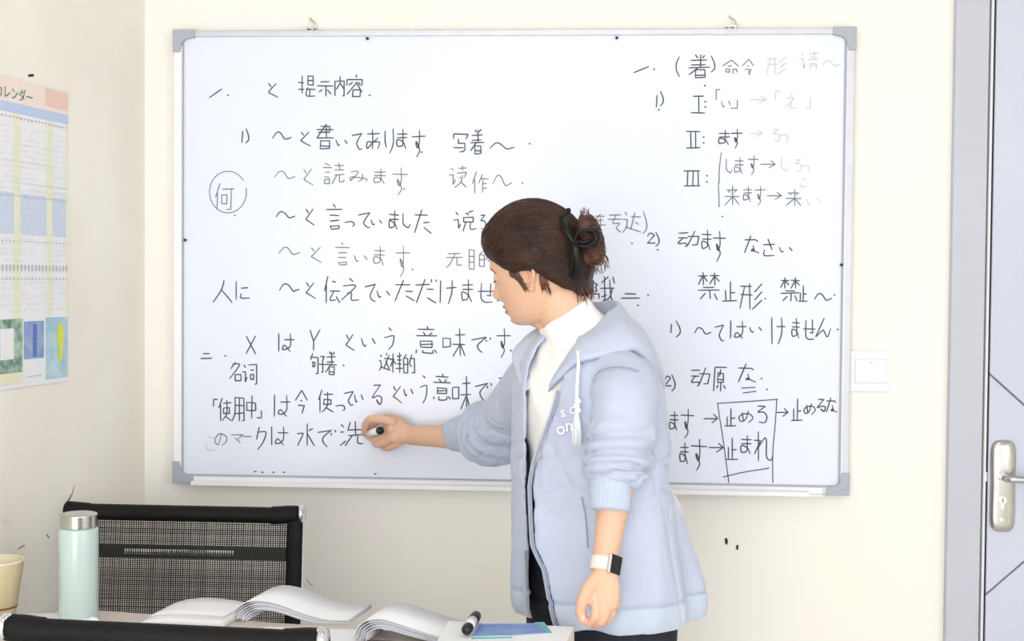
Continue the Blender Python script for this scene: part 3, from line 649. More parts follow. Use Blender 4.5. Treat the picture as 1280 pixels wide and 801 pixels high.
# its flat left half
q0 = PZ(174, 779, DZ); q1 = PZ(300, 781, DZ)
def slab(pts, z0, z1): 
    n = len(pts); V = [(p[0], p[1], z1) for p in pts]+[(p[0], p[1], z0) for p in pts]
    return bevelled((np.array(V), [tuple(range(n)), tuple(range(2*n-1, n-1, -1))]+[(i, i+n, (i+1) % n+n, (i+1) % n) for i in range(n)]), .001, 1)
def top_quad(px4, z): return [PZ(a_, b_, z) for a_, b_ in px4]
nb_ = thing('paper_stack', 'flat stack of white papers on the desk between flask and open book', 'papers', PZ(235, 775, DZ))
prof = [PZ(172, 778, DZ), None]
sh = []
P0 = PZ(176, 779, DZ); Lp = .155
def pap(u, v):   # rises from the left edge to a flat top
    x = P0+dd*(u*Lp)+dn*(v*.10); x[2] = DZ+.002+.014*(1-math.exp(-u*5))+.006*sin(u*3)*v; return x
def pap2(u, v): x = pap(u, v); x[2] = DZ+.0005; return x
mesh('sheets', shell(pap, pap2, 24, 6), M_paper, nb_, True)
for k in range(3):
    f1 = lambda u, v, k=k: pap(.06+u*.94, v)+np.array([0, 0, .0016*(k+1)])+dn*(.004*k)
    f2 = lambda u, v, k=k: pap(.06+u*.94, v)+np.array([0, 0, .0016*(k+1)-.0006])+dn*(.004*k)
    mesh('loose_sheet', shell(f1, f2, 24, 4), M_paper if k != 1 else M_paper2, nb_, True)
Yb2 = PZ(520, 806, DZ)[1]
b2, _ = bookcurve([(441, 797), (447, 783), (460, 775), (480, 774), (515, 785), (552, 796), (588, 801)], Yb2, .12, 'open_book', 'open white textbook with curled page edges, beside the marker and blue magazine', layers=5)
dn_ = thing('dark_notebook', 'dark brown notebook lying under the right-hand open book', 'notebook', PZ(510, 806, DZ))
hz = DZ+.012
u0, u1 = (PZ(458, 800, hz)-A_).dot(dd), (PZ(575, 806, hz)-A_).dot(dd); v0 = (PZ(510, 806, hz)-A_).dot(dn)
mesh('cover', bevelled(dbox(u0, u1, v0-.06, v0+.02, DZ+.0005, hz), .002), M_cover, dn_)
mesh('page_block', dbox(u0+.004, u1-.002, v0-.058, v0+.018, DZ+.003, hz-.003), M_paper2, dn_)
# magazine stack right with blue picture
mg = thing('magazine_stack', 'thick white magazine with a blue picture at the right end of the desk', 'magazine', PZ(640, 800, DZ))
zm = DZ+.034
c4 = top_quad([(560, 776), (718, 783), (705, 806), (545, 803)], zm)
mesh('page_block', slab(c4[::-1], DZ+.0005, zm-.0012), mat('page_edges', (226, 218, 204), .8), mg)
mesh('front_page', slab([p for p in c4[::-1]], zm-.0012, zm), M_paper, mg)
def onmag(px4, m, dz, name):
    mesh(name, slab(top_quad(px4, zm)[::-1], zm+.0001, zm+.0001+dz), m, mg)
onmag([(600, 780), (676, 779.5), (689, 791), (640, 794), (590, 795)], M_blue, .0003, 'blue_picture')
onmag([(668, 778.5), (680, 778), (690, 791), (686, 792)], M_teal, .0005, 'teal_corner')
mesh('print_line', slab(top_quad([(590, 797), (640, 796), (640, 798), (590, 799)], zm)[::-1], zm+.0001, zm+.0003), M_teal, mg)
# marker lying on the magazine
ma = PZ(583.5, 787, zm+.012); mb = PZ(592.5, 773.5, zm+.012)
ax = (mb-ma)/np.linalg.norm(mb-ma); mb = ma+ax*.092
mk = thing('marker_pen', 'white marker pen with black caps lying on the desk beside the blue picture', 'marker', (ma+mb)/2-np.array([0, 0, .012]))
mesh('barrel', tube([ma+ax*.012, ma+ax*.062], .0085, 18), M_tray, mk, True)
mesh('end_plug', tube([ma, ma+ax*.013], [.0088, .0092], 18, round_end=True), M_bplastic, mk, True)
mesh('cap', tube([ma+ax*.062, ma+ax*.065, mb], [.0092, .0098, .0088], 18, round_end=True), M_bplastic, mk, True)
# white sheets in the foreground
pf = thing('white_sheet', 'plain white sheet lying on the desk in front of the open books', 'paper', PZ(400, 800, DZ))
mesh('sheet', slab([PZ(a_, b_, DZ+.002) for a_, b_ in ((330, 783), (456, 787), (452, 815), (310, 815))][::-1], DZ+.0002, DZ+.002), M_paper, pf)
ps = thing('crumpled_tissue', 'crumpled white tissue at the foot of the mint flask', 'tissue', PZ(110, 781, DZ))  # a small lump of white tissue
c_ = PZ(108, 783, DZ)
_o, _c = remeshed('tissue_lump', [ellipsoid(c_+np.array([0, 0, .006]), (.02, .012, .008)), ellipsoid(c_+np.array([.012, 0, .008]), (.01, .01, .009))], .0015, 2, M_paper, ps, disp=lambda co, no: .003*fbm(co, (180, 180, 180)))
wsl = thing('white_sheet', 'thin white sheet on the desk between paper cup and mint flask', 'paper', PZ(45, 770, DZ))
mesh('sheet', slab([PZ(a_, b_, DZ+.002) for a_, b_ in ((12, 767), (72, 766), (78, 785), (2, 785))][::-1], DZ+.0002, DZ+.002), M_paper, wsl)

# ================================================================ the teacher
BYC = -.54                                                     # depth of her body's axis
PERSON = np.array([P(752, 700, BYC)[0], BYC, 0.])
wm = thing('person', 'woman in pale blue hoodie writing on the whiteboard, brown hair clipped up', 'person', PERSON)
FT = RD(38); fT = np.array([-cos(FT), -sin(FT), 0]); lT = np.array([sin(FT), -cos(FT), 0])     # facing, her left
UPZ = np.array([0, 0, 1.])
# ---- head frame
hy, hp, hr, HS = RD(16), RD(12), RD(-12), .90
fH = np.array([-cos(hy)*cos(hp), sin(hy)*cos(hp), -sin(hp)]); l0 = np.array([-sin(hy), -cos(hy), 0]); u0_ = np.cross(fH, l0)
lH = l0*cos(hr)+u0_*sin(hr); uH = u0_*cos(hr)-l0*sin(hr); HC = P(670, 335, -.54); HM = np.array([fH, lH, uH])
def h2w(a): return HC+HS*(np.asarray(a, float)@HM)
def w2h(p): return (np.asarray(p)-HC)@HM.T/HS
lev = np.array([  # c, front, half width, back
(.1185, .012, .018, -.03), (.112, .040, .042, -.055), (.095, .064, .060, -.08), (.072, .080, .071, -.094), (.045, .088, .075, -.100), (.02, .088, .077, -.101),
(0, .084, .077, -.099), (-.02, .083, .075, -.092), (-.04, .083, .071, -.078), (-.06, .081, .065, -.058), (-.08, .079, .056, -.035), (-.095, .075, .045, -.012), (-.105, .066, .033, .012), (-.1095, .052, .018, .024)])
def itp(c, k): return np.interp(c, lev[::-1, 0], lev[::-1, k])
def face():
    V = []; n = 96; cs = np.concatenate([np.linspace(.1185, .08, 10, endpoint=False), np.linspace(.08, -.1095, 96)])
    for c in cs:
        af, bw, ab = itp(c, 1), itp(c, 2), itp(c, 3); ac = (af+ab)/2*.4+(-.005)*.6
        if ac > af-.008: ac = af-.01
        if ac < ab+.008: ac = ab+.008
        for j in range(n):
            t = 2*pi*j/n; ct, st = cos(t), sin(t); e = 2/2.25
            a = ac+((af-ac) if ct > 0 else (ac-ab))*math.copysign(abs(ct)**e, ct); b = bw*math.copysign(abs(st)**e, st)
            if ct > 0:
                g = lambda b0, w: math.exp(-((b-b0)/w)**2)
                gc = lambda c0, w: math.exp(-((c-c0)/w)**2)
                nose = np.interp(c, [-.056, -.050, -.044, -.036, -.024, -.008, .008, .02], [0, .006, .019, .0255, .018, .010, .004, 0])
                wn = np.interp(c, [-.05, -.036, -.02, .01], [.0145, .0125, .009, .007])
                a += nose*g(0, wn)
                for s in (-1, 1):
                    a += .007*gc(-.043, .007)*g(s*.0125, .006)         # nostril wings
                    a -= .0085*gc(.0, .013)*g(s*.031, .014)           # sockets
                    a += .0030*gc(.022, .008)*g(s*.03, .02)           # brow ridge
                    a += .003*gc(-.03, .018)*g(s*.042, .016)
                a += .0115*gc(-.0635, .0050)*g(0, .017)-.0035*gc(-.0695, .0020)*g(0, .022)+.0105*gc(-.0758, .0052)*g(0, .016)
                a -= .003*gc(-.0855, .004)*g(0, .02); a += .008*gc(-.098, .009)*g(0, .018)
            V.append((a, b, c))
    m = len(cs); F = [(i*n+j, (i+1)*n+j, (i+1)*n+(j+1) % n, i*n+(j+1) % n) for i in range(m-1) for j in range(n)]
    F += [tuple(range(n)), tuple((m-1)*n+j for j in range(n-1, -1, -1))]
    return h2w(np.array(V)), F
def hell(c, r): return ellipsoid(h2w(c), np.array(r)*HS, HM)
parts = [face()]
for s in (-1, 1):
    parts.append(hell((.0695, s*.031, .001), (.0135, .0155, .0115)))          # lids over the eyeball
    # ear
    ear = smoothpath([(.006, s*.074, .006), (.002, s*.083, .020), (-.010, s*.088, .025), (-.021, s*.089, .015), (-.021, s*.087, .0), (-.014, s*.083, -.014), (-.006, s*.079, -.026)], 26)
    parts.append(tube(h2w(ear), np.linspace(.0042, .0038, 26)*HS, 10, ref=lH))
    parts.append(hell((-.006, s*.077, -.027), (.0065, .004, .0085)))
    parts.append(tube(h2w(smoothpath([(.004, s*.076, -.012), (-.008, s*.082, -.010), (-.013, s*.083, .004), (-.006, s*.081, .014)], 12)), .0030*HS, 8, ref=lH))
    parts.append(hell((-.008, s*.0765, 0), (.015, .0035, .023)))
    parts.append(hell((.006, s*.0755, -.006), (.0035, .004, .005)))
# neck, following the collar's tilt
NB = P(734, 436, -.55); NT = h2w((-.022, 0, -.045))
parts.append(tube(smoothpath([NB-np.array([0, 0, .03]), NB, (NB*.5+NT*.5)+np.array([.0, 0, .0]), NT], 14), np.interp(np.linspace(0, 1, 14), [0, .3, .6, 1], [.066, .056, .051, .052]), 28))
parts.append(tube(h2w([(.045, 0, -.085), (.012, 0, -.095), (-.01, 0, -.12)]), np.array([.022, .032, .038])*HS, 16, round_end=True))
# ---- shoulders and arms
SHL = P(772, 482, -.655); SHR = P(676, 452, -.42)
ELL = P(776, 572, -.70); WRL = P(755, 706, -.765)
ELR = P(632, 548, -.215); WRR = P(512, 544, -.075)
chest = smoothpath([np.array([P(738, 440, -.54)[0], -.54, z]) for z in (1.27, 1.2, 1.1, 1.0)], 8)
parts.append(tube(chest, np.array([(.06, .05), (.13, .075), (.125, .085), (.12, .09), (.12, .09), (.115, .085), (.11, .08), (.10, .075)]), 24, ref=lT))
def arm(sh, el, wr, ms=None):
    up = smoothpath([sh, (sh+el)/2, el], 8); lo = smoothpath([el, el*.62+wr*.38, wr], 12)
    return join(tube(up, np.interp(np.linspace(0, 1, 8), [0, 1], [.038, .034]), 16, round_end=True), tube(lo, np.interp(np.linspace(0, 1, 12), [0, .25, .75, 1], [.034, .034, .0245, .0205]), 20, ref=(0, 1, .2), round_end=True))
parts.append(arm(SHL, ELL, WRL)); parts.append(arm(SHR, ELR, WRR))
# ---- hands.  digits are chains of joints ending in round tips
def digit(pts, r0, r1): p = np.array(pts, float); return tube(smoothpath(p, 4*len(p)), np.linspace(r0, r1, 4*len(p))*(1+.05*np.cos(np.linspace(0, 1, 4*len(p))*2*pi*(len(p)-1))), 12, round_end=True)
# left hand, hanging beside the hem, lightly curled
YL = -.775
def pL(a, b, y): return P(a, b, y)
parts.append(tube(smoothpath([WRL, pL(755, 722, YL), pL(755, 738, YL-.002), pL(756, 752, YL-.004)], 10), np.array([(.019, .0165), (.0195, .016), (.022, .016), (.0245, .0155), (.0265, .015), (.0275, .0148), (.0275, .0145), (.027, .014), (.026, .0135), (.0245, .012)]), 20, ref=(1, -.35, 0), round_end=True))
parts.append(digit([pL(742, 741, YL-.008), pL(745, 757, YL-.016), pL(744, 770, YL-.018), pL(737, 778, YL-.008)], .0098, .0076))     # index
parts.append(digit([pL(752, 748, YL-.008), pL(756, 764, YL-.014), pL(752, 776, YL-.010), pL(742, 780, YL+.004)], .0100, .0078))     # middle
parts.append(digit([pL(762, 748, YL-.000), pL(764, 764, YL+.000), pL(759, 774, YL+.006), pL(750, 777, YL+.018)], .0094, .0074))      # ring
parts.append(digit([pL(769, 745, YL+.012), pL(769, 757, YL+.014), pL(764, 766, YL+.020), pL(756, 768, YL+.028)], .0084, .0066))      # little
parts.append(digit([pL(746, 722, YL-.004), pL(735, 736, YL-.012), pL(728, 752, YL-.014), pL(726, 765, YL-.010), pL(729, 774, YL-.008)], .0125, .0082))  # thumb
# right hand gripping the marker against the board
MT = P(453, 543, YB-.003); ME = P(475.5, 538, -.118); mx_ = (ME-MT)/np.linalg.norm(ME-MT)
parts.append(tube(smoothpath([WRR, P(503, 541, -.080), P(494, 538, -.084), P(488, 538, -.084)], 10), np.array([(.0195, .018), (.021, .018), (.0235, .018), (.026, .0175), (.0275, .017), (.028, .017), (.028, .0165), (.0275, .016), (.0265, .0155), (.024, .0145)]), 20, ref=(0, .25, 1), round_end=True))
parts.append(digit([P(490, 527, -.092), P(476, 524, -.096), P(463, 524, -.090), P(457, 531, -.074), P(456, 540, -.056)], .0105, .0078))     # index over the pen
parts.append(digit([P(489, 537, -.094), P(478, 546, -.080), P(468, 549, -.062), P(461, 545, -.046)], .0102, .0080))        # middle under the pen
parts.append(digit([P(491, 547, -.092), P(480, 553, -.082), P(471, 555, -.062), P(468, 550, -.044)], .0096, .0076))          # ring
parts.append(digit([P(496, 554, -.084), P(487, 559, -.074), P(479, 559, -.056), P(477, 554, -.042)], .0086, .0068))          # little
parts.append(digit([P(500, 528, -.062), P(487, 523, -.050), P(473, 525, -.046), P(462, 533, -.046)], .0118, .0082))          # thumb on the board side
body, co = remeshed('body', parts, .0020, 2, M_skin, wm)
hc_ = w2h(co); A = np.tile(lin((226, 184, 156)), (len(co), 1))
def blend(A, m, col): return A*(1-m[:, None])+col*m[:, None]
G3 = lambda c, r: np.exp(-(((hc_-np.array(c))/np.array(r))**2).sum(1))
for s in (-1, 1): A = blend(A, np.clip(.45*G3((.06, s*.05, -.035), (.03, .03, .025)), 0, 1), lin((232, 170, 150))); A = blend(A, .5*G3((-.008, s*.085, -.0), (.02, .012, .03)), lin((226, 150, 130)))
lm = np.clip(1.5*np.exp(-(np.abs((hc_[:, 2]+.0697)/.0088))**3.0-(np.abs(hc_[:, 1]/.023))**3.0), 0, 1)*(hc_[:, 0] > .07)
A = blend(A, lm*.95, lin((158, 92, 88)))
mo = np.exp(-((hc_[:, 2]+.0697)/.0012)**2-(hc_[:, 1]/.022)**4)*(hc_[:, 0] > .07); A = blend(A, mo*.8, lin((92, 52, 50)))
for s in (-1, 1): A = blend(A, np.clip(1.2*G3((.098, s*.0075, -.0475), (.006, .004, .003)), 0, 1), lin((120, 76, 64)))
for c in (P(457, 540, -.06), P(729, 774, YL), P(742, 780, YL)):
    A = blend(A, .5*np.exp(-((co-c)**2).sum(1)/.016**2), lin((232, 158, 140)))
paint(body, A)
# nails
for (c, r) in ((pL(729, 772, YL-.017), (.0042, .0018, .0062)), (P(455.3, 538, -.0645), (.0016, .0035, .0048))):
    mesh('fingernail', ellipsoid(c, r, nu=12, nv=8), M_nail, body, True, local=ORG[wm.name])
# brows and lashes
for s in (-1, 1):
    mesh('eyebrow', tube(h2w(smoothpath([(.0885, s*.014, .0190), (.0855, s*.027, .0235), (.0775, s*.043, .021), (.068, s*.053, .014)], 16)), np.array([(.0010, .0024)]*6+[(.0009, .0020)]*5+[(.0007, .0011)]*5)*HS, 8, ref=fH), M_brow, body, True, local=ORG[wm.name])
    mesh('eyelashes', tube(h2w(smoothpath([(.0805, s*.0175, -.0035), (.0850, s*.027, -.0062), (.0825, s*.037, -.0058), (.0745, s*.0455, -.002)], 16)), .0013*HS, 8), M_brow, body, True, local=ORG[wm.name])

# ---- hair
def hline(al):   # lowest elevation (deg) for azimuth al (deg, 0 = front)
    return np.interp(al, [0, 20, 45, 62, 75, 92, 104, 118, 135, 155, 180], [26, 24, 16, 6, 0, 1, -5, -20, -33, -40, -42])
HO = np.array([-.004, 0, .010])
def hr_(al, el):  # hair radius: skull ellipsoid plus volume
    a, e = RD(al), RD(el); d = np.array([cos(e)*cos(a), cos(e)*sin(a), sin(e)])
    A_ = .099 if d[0] > 0 else .104; r = 1/math.sqrt((d[0]/A_)**2+(d[1]/.083)**2+(d[2]/(.118 if d[2] > 0 else .13))**2)
    e0 = hline(abs(al)); x = (el-e0)/25; fr = np.clip(x, 0, 1); vol = .0+.013*math.sin(min(1, fr+.08)*pi/2)
    vol += .008*math.exp(-((el-40)/22)**2)*math.exp(-((abs(al)-20)/45)**2)          # lift over the brow
    vol += .004*math.exp(-((abs(al)-88)/26)**2)*math.exp(-((el-22)/18)**2)+.011*math.exp(-((abs(al)-94)/16)**2)*math.exp(-((el-7)/8)**2)
    vol += .0012*math.sin(al*.55+el*.12)*fr
    return d, r+vol
def hairpt(u, v, k=1.):
    al = -180+360*u; e0 = hline(abs(al)); el = e0+(90-e0)*v; d, r = hr_(al, el); 
    if k != 1: r = r-.022
    return h2w(HO+d*r)
V1, F1 = grid(lambda u, v: hairpt(u, v), 120, 40, True); V2, F2 = grid(lambda u, v: hairpt(u, v, 0), 120, 40, True); k = len(V1)
F = list(F1)+[tuple(reversed([a+k for a in q])) for q in F2]+[(i, i+k, (i+1) % 120+k, (i+1) % 120) for i in range(120)]
hparts = [(np.vstack([V1, V2]), F)]
hparts.append(hell((-.085, 0, -.045), (.022, .045, .035)))       # nape
hair, _ = remeshed('hair', hparts, .0028, 4, M_hair, wm)
LOC = ORG[wm.name]
def strandset(name, paths, r, m, parent):
    out = []
    for p in paths: out.append(tube(p, np.concatenate([[r*.3], np.full(len(p)-2, r), [r*.3]]), 4, caps=False))
    o = mesh(name, join(*out), m, parent, True, local=LOC); o['kind'] = 'stuff'; return o
CL = np.array([-.112, 0., .045])
paths = []
for i in range(620):
    al = random.uniform(-150, 150); e0 = hline(abs(al)); el = e0+(2 if random.random() < .5 else random.uniform(2, 70)); el = min(el, 86)
    a, e = RD(al), RD(el); d0 = np.array([cos(e)*cos(a), cos(e)*sin(a), sin(e)]); te = RD(random.gauss(14, 9)); ta = RD(180-random.gauss(0, 7)*1.)
    d1 = np.array([cos(te)*cos(ta), cos(te)*sin(ta), sin(te)]); om = math.acos(max(-1, min(1, d0.dot(d1)))); L_ = []
    if om < .15: continue
    wob = random.uniform(-2, 2)
    for t in np.linspace(0, 1, 18):
        d = (sin((1-t)*om)*d0+sin(t*om)*d1)/sin(om); d[2] += .10*sin(pi*t)*(-1 if el < 25 else .3)*(.5+abs(d0[1])*.5); d /= np.linalg.norm(d)
        al2 = math.degrees(math.atan2(d[1], d[0])); el2 = math.degrees(math.asin(d[2])); el2 = max(el2, hline(abs(al2))+1.5)
        dd_, r = hr_(al2, el2+wob*.2); L_.append(h2w(HO+dd_*(r+.0002)))
    paths.append(np.array(L_))
strandset('hair_strands', paths, .0007, M_strand, hair)
# wisps by the ear, at the temple and nape
ws = []
for i in range(80):
    q = random.random()**1.3; a0 = .011+.020*random.random(); L = (.008+.034*random.random()**1.3)*max(.15, 1-max(0, a0-.016)/.014); b0 = .0745+random.uniform(0, .003)-(a0-.02)*.10
    ws.append(smoothpath([h2w((a0+.001, b0-.001, .016)), h2w((a0-.001, b0+.001, .006-L*.4)), h2w((a0-.007-random.random()*.004, b0+.001, .006-L))], 9))
for i in range(44):
    a0 = random.uniform(-.046, -.030); L = .02+.026*random.random()**2; ws.append(smoothpath([h2w((a0, .074, .006)), h2w((a0+.005, .075, -.02)), h2w((a0+.003+random.random()*.005, .069, -.008-L))], 9))
for i in range(40):
    a0 = random.uniform(-.06, -.1); b0 = random.uniform(-.03, .05); ws.append(smoothpath([h2w((a0, b0, -.05)), h2w((a0-.004, b0, -.068)), h2w((a0-.008+random.random()*.014, b0, -.078-random.random()*.012))], 8))
strandset('hair_wisps', ws, .0008, M_bunst, hair)
# twisted bun held by the clip
BC = np.array([-.128, .012, .032])
bun, _ = remeshed('bun', [hell(BC+np.array([0, 0, .027]), (.022, .030, .026)), hell(BC+np.array([-.004, 0, -.012]), (.020, .028, .040)), hell(BC+np.array([.012, 0, -.028]), (.016, .026, .022))], .0025, 4, M_bun, hair, local=LOC)
bs = []
for i in range(240):
    ph = random.uniform(0, 2*pi); rr_ = random.uniform(.9, 1.08); z0 = random.uniform(-.05, .05); sp = random.uniform(.6, 1.6); L_ = []
    for t in np.linspace(0, 1, 12):
        a = ph+t*sp*1.8; z = z0+.02*t*(1 if i % 2 else -1)+.004*sin(6*t); q = math.sqrt(max(.08, 1-(z/.058)**2)); L_.append(h2w(BC+np.array([.024*q*rr_*cos(a)-.002, .031*q*rr_*sin(a), z])))
    bs.append(np.array(L_))
for i in range(40):
    z0 = random.uniform(-.045, .04); b0 = random.uniform(-.01, .03); L = random.uniform(.006, .018); bs.append(smoothpath([h2w(BC+np.array([-.018, b0, z0])), h2w(BC+np.array([-.024, b0, z0-.010])), h2w(BC+np.array([-.022-random.random()*L*.6, b0+.004, z0-.012-L]))], 7))
o = strandset('bun_strands', bs, .00055, M_bunst, bun)
# claw clip: spine, looped bow, prongs (placed where the photo shows them, on the near side of the bun)
yc = -.625
def cp_(pts, y=yc): return smoothpath([P(a_, b_, y+dy) for a_, b_, dy in pts], 30)
cl = [tube(cp_([(710, 264, .03), (705, 272, .02), (707, 284, .0), (713, 296, -.004), (719, 303, -.004)]), np.array([.0045, .0028]), 10, ref=(1, 0, 0), round_end=True),
      tube(cp_([(719, 299, -.004), (720, 315, -.006), (722, 330, 0), (719, 342, .01), (716, 348, .016)]), np.array([.0062, .003]), 10, ref=(1, 0, 0), round_end=True),
      tube(cp_([(715, 299, -.004), (716, 320, -.002), (714, 338, .006), (712, 345, .01)]), np.array([.0024, .002]), 8, ref=(1, 0, 0), round_end=True),
      tube(cp_([(718, 303, -.004), (722, 292, -.01), (731, 287, -.014), (741, 289, -.012), (745, 297, -.01), (740, 305, -.010), (730, 308, -.012), (720, 306, -.006)]), np.array([.0046, .0032]), 10, ref=(0, 1, 0), round_end=True),
      tube(cp_([(737, 288, .0), (744, 287, .0), (748, 294, .002), (747, 302, .004), (741, 308, .004), (734, 309, .004)]), np.array([.0072, .0044]), 10, ref=(0, 1, 0), round_end=True),
      tube(cp_([(724, 302, -.006), (731, 303, -.006), (737, 300, -.006)]), .003, 8, round_end=True),
      ellipsoid(P(710.5, 263, yc+.03), (.0048, .0048, .0048))]
mesh('hair_clip', join(*cl), M_clip, hair, True, local=LOC)

# ---- clothes
def CX(z):  # axis of the torso
    px = np.interp(z, [.74, .85, 1.0, 1.14, 1.25], [760, 753, 744, 741, 732]); return np.array([P(px, 400, BYC)[0], BYC, z])
def ring(z, phi, a, b): return CX(z)+fT*a*cos(phi)+lT*b*sin(phi)
# white top with mock collar
def shirt(u, v):
    z = 1.27-.31*v; a = np.interp(z, [.95, 1.02, 1.08, 1.14, 1.2, 1.25, 1.27], [.098, .104, .118, .122, .105, .075, .06]); b = np.interp(z, [.95, 1.05, 1.15, 1.22, 1.27], [.13, .135, .145, .13, .07])
    ph = 2*pi*u; w_ = .0015*sin(ph*9+z*40)+.003*math.exp(-((z-.98)/.02)**2)*sin(ph*14)
    return ring(z, ph, a+w_, b+w_)
sg = grid(shirt, 96, 40, True)
n = 96; sg = (sg[0], sg[1]+[tuple(range(n-1, -1, -1)), tuple(39*n+j for j in range(n))])
CT = (P(678, 415, -.56)+P(733, 371, -.54))/2
cb = P(738, 440, -.55)
colr = tube(smoothpath([cb-np.array([0, 0, .03]), cb, (cb+CT)/2, CT+(CT-cb)*.02], 16), np.interp(np.linspace(0, 1, 16), [0, .4, .8, 1], [.085, .068, .0555, .0545]), 48)
_o, _c = remeshed('white_top', [sg, colr], .003, 4, M_shirt, wm, disp=lambda co, no: .0012*fbm(co, (30, 30, 60), 3)+.0016*np.sin(fbm(co, (9, 9, 5), 8)*14))

# hoodie
Ztop, Zhem = 1.265, .757
def oL(z): return RD(np.interp(z, [.765, .86, .9, 1.0, 1.045, 1.11, 1.155, 1.21, 1.27], [23, 17, 10, 6, 7, 15, 21, 27, 40]))
def oR(z): return RD(np.interp(z, [.765, .9, 1.0, 1.1, 1.16, 1.22, 1.27], [-5, -7, -7, -10, -11, -10, -14]))
def rab(z):
    a = np.interp(z, [.75, .81, .9, 1.0, 1.1, 1.16, 1.21, 1.24, 1.265], [.163, .162, .152, .142, .134, .130, .118, .10, .075])
    b = np.interp(z, [.75, .81, .9, 1.0, 1.1, 1.16, 1.21, 1.24, 1.265], [.185, .186, .182, .176, .174, .172, .155, .125, .088]); return a, b
def hood_r(u, z):
    ph = oL(z)+(2*pi+oR(z)-oL(z))*u; a, b = rab(z); lo = np.clip((1.05-z)/.25, 0, 1)
    d = lo*(.008*sin(5*ph+1.2)+.007*sin(9*ph+2+z*4)+.004*sin(14*ph-z*7))
    d += .004*math.exp(-((z-1.02)/.10)**2)*sin(z*55+ph*2.5)*math.exp(-((ph-2.6)/1.1)**2)
    d -= .0045*math.exp(-((z-.806)/.0035)**2)                          # seam above the hem band
    d -= .006*math.exp(-((z-.757)/.012)**2)
    if cos(ph) < 0: a *= 1+(np.interp(z, [.80, .93, 1.0, 1.2, 1.25], [1, .86, .78, .78, .9])-1)*min(1, -cos(ph)*2.2)
    bk = math.exp(-((ph-pi)/.9)**2); d += .012*bk*np.clip((1.0-z)/.2, 0, 1)
    # front edge of the near panel rolls slightly outward
    d += .008*math.exp(-(u/.03)**2)*np.clip((1.12-z)/.1, 0, 1)
    return ph, a+d, b+d
def outer(u, v):
    z = Ztop+(Zhem-Ztop)*v; ph, a, b = hood_r(u, z); return ring(z, ph, a, b)
def inner(u, v):
    z = Ztop+(Zhem-Ztop)*v; ph, a, b = hood_r(u, z); return ring(z, ph, a-.0075, b-.0075)
hp_ = [shell(outer, inner, 200, 150)]
# sleeves
def sl_prof(k0, k1, amp, fr, tilt, ph0, seed):
    def f(s, t):
        w_ = 1/(1+math.exp(-(s-k0)*30))*1/(1+math.exp((s-k1)*40))
        x = s*fr+tilt*cos(t-ph0)+.5*sin(2*t+seed)+.35*sin(3*t+seed*2+s*9)
        r = amp*w_*(abs(sin(x))**.7*2-1); r += .0018*sin(s*20+2*t+seed)*(1-w_); return r
    return f
slL = smoothpath([P(758, 468, -.61), P(770, 474, -.645), P(780, 488, -.675), P(781, 515, -.70), P(775, 558, -.715), P(768, 588, -.725), P(764, 607, -.735)], 70)
rL = np.interp(np.linspace(0, 1, 70), [0, .15, .4, .62, .8, .9, 1], [.045, .056, .058, .056, .054, .047, .036])
hp_.append(tube(slL, rL, 60, ref=(1, 0, 0), prof=sl_prof(.58, .97, .0085, 30, 1.7, .6, 1.)))
slR = smoothpath([P(690, 455, -.45), P(668, 475, -.405), P(650, 505, -.34), P(634, 532, -.265), P(618, 541, -.215), P(600, 541.5, -.18), P(592, 541.5, -.168)], 70)
rR = np.interp(np.linspace(0, 1, 70), [0, .2, .45, .62, .8, .92, 1], [.05, .058, .058, .062, .060, .048, .040])
hp_.append(tube(slR, rR, 60, ref=(0, 0, 1), prof=sl_prof(.40, .98, .0090, 26, 1.8, 2.2, 2.)))
# hood lying round the neck and down the back
NCx = P(733, 425, -.54)
HK = {  # d: cross-section loop (radius from the neck axis, height), outer skin first, then back underneath
.10: [(.098, 1.185), (.104, 1.190), (.110, 1.186), (.118, 1.176), (.122, 1.168), (.118, 1.163), (.108, 1.165), (.100, 1.172)],
.25: [(.074, 1.262), (.088, 1.262), (.110, 1.256), (.130, 1.238), (.139, 1.226), (.130, 1.218), (.100, 1.220), (.076, 1.235)],
.50: [(.058, 1.305), (.080, 1.302), (.108, 1.288), (.133, 1.268), (.143, 1.250), (.132, 1.240), (.092, 1.238), (.056, 1.255)],
.75: [(.054, 1.322), (.078, 1.300), (.108, 1.266), (.131, 1.226), (.143, 1.182), (.130, 1.164), (.092, 1.185), (.054, 1.250)],
1.0: [(.052, 1.328), (.078, 1.300), (.112, 1.262), (.140, 1.215), (.155, 1.158), (.138, 1.136), (.098, 1.165), (.052, 1.250)]}
kd = sorted(HK); HKa = np.array([HK[q] for q in kd])
hs = []; NS = 110; NCp = 32
phs = np.linspace(RD(20), RD(360-14), NS)
for ph in phs:
    d = abs(((ph+pi) % (2*pi))-pi)/pi; sec = np.array([[np.interp(d, kd, HKa[:, i, j]) for j in range(2)] for i in range(8)])
    loop = smoothpath(np.vstack([sec[-1], sec, sec[0], sec[1]]), 10*4+1)[4:36]; dr = fT*cos(ph)+lT*sin(ph)
    for j in range(NCp):
        r_, z_ = loop[j]; e = .004*sin(ph*6+j*.25)*sin(pi*min(1, j/16)) if d > .3 else 0
        hs.append(np.array([NCx[0], NCx[1], 0])+dr*(r_+e)+UPZ*(z_-.5*e))
F = [(i*NCp+j, i*NCp+(j+1) % NCp, (i+1)*NCp+(j+1) % NCp, (i+1)*NCp+j) for i in range(NS-1) for j in range(NCp)]+[tuple(range(NCp-1, -1, -1)), tuple((NS-1)*NCp+j for j in range(NCp))]
hoodvf = (np.array(hs), F); HLIP = np.array([hs[i*NCp+19] for i in range(NS)])
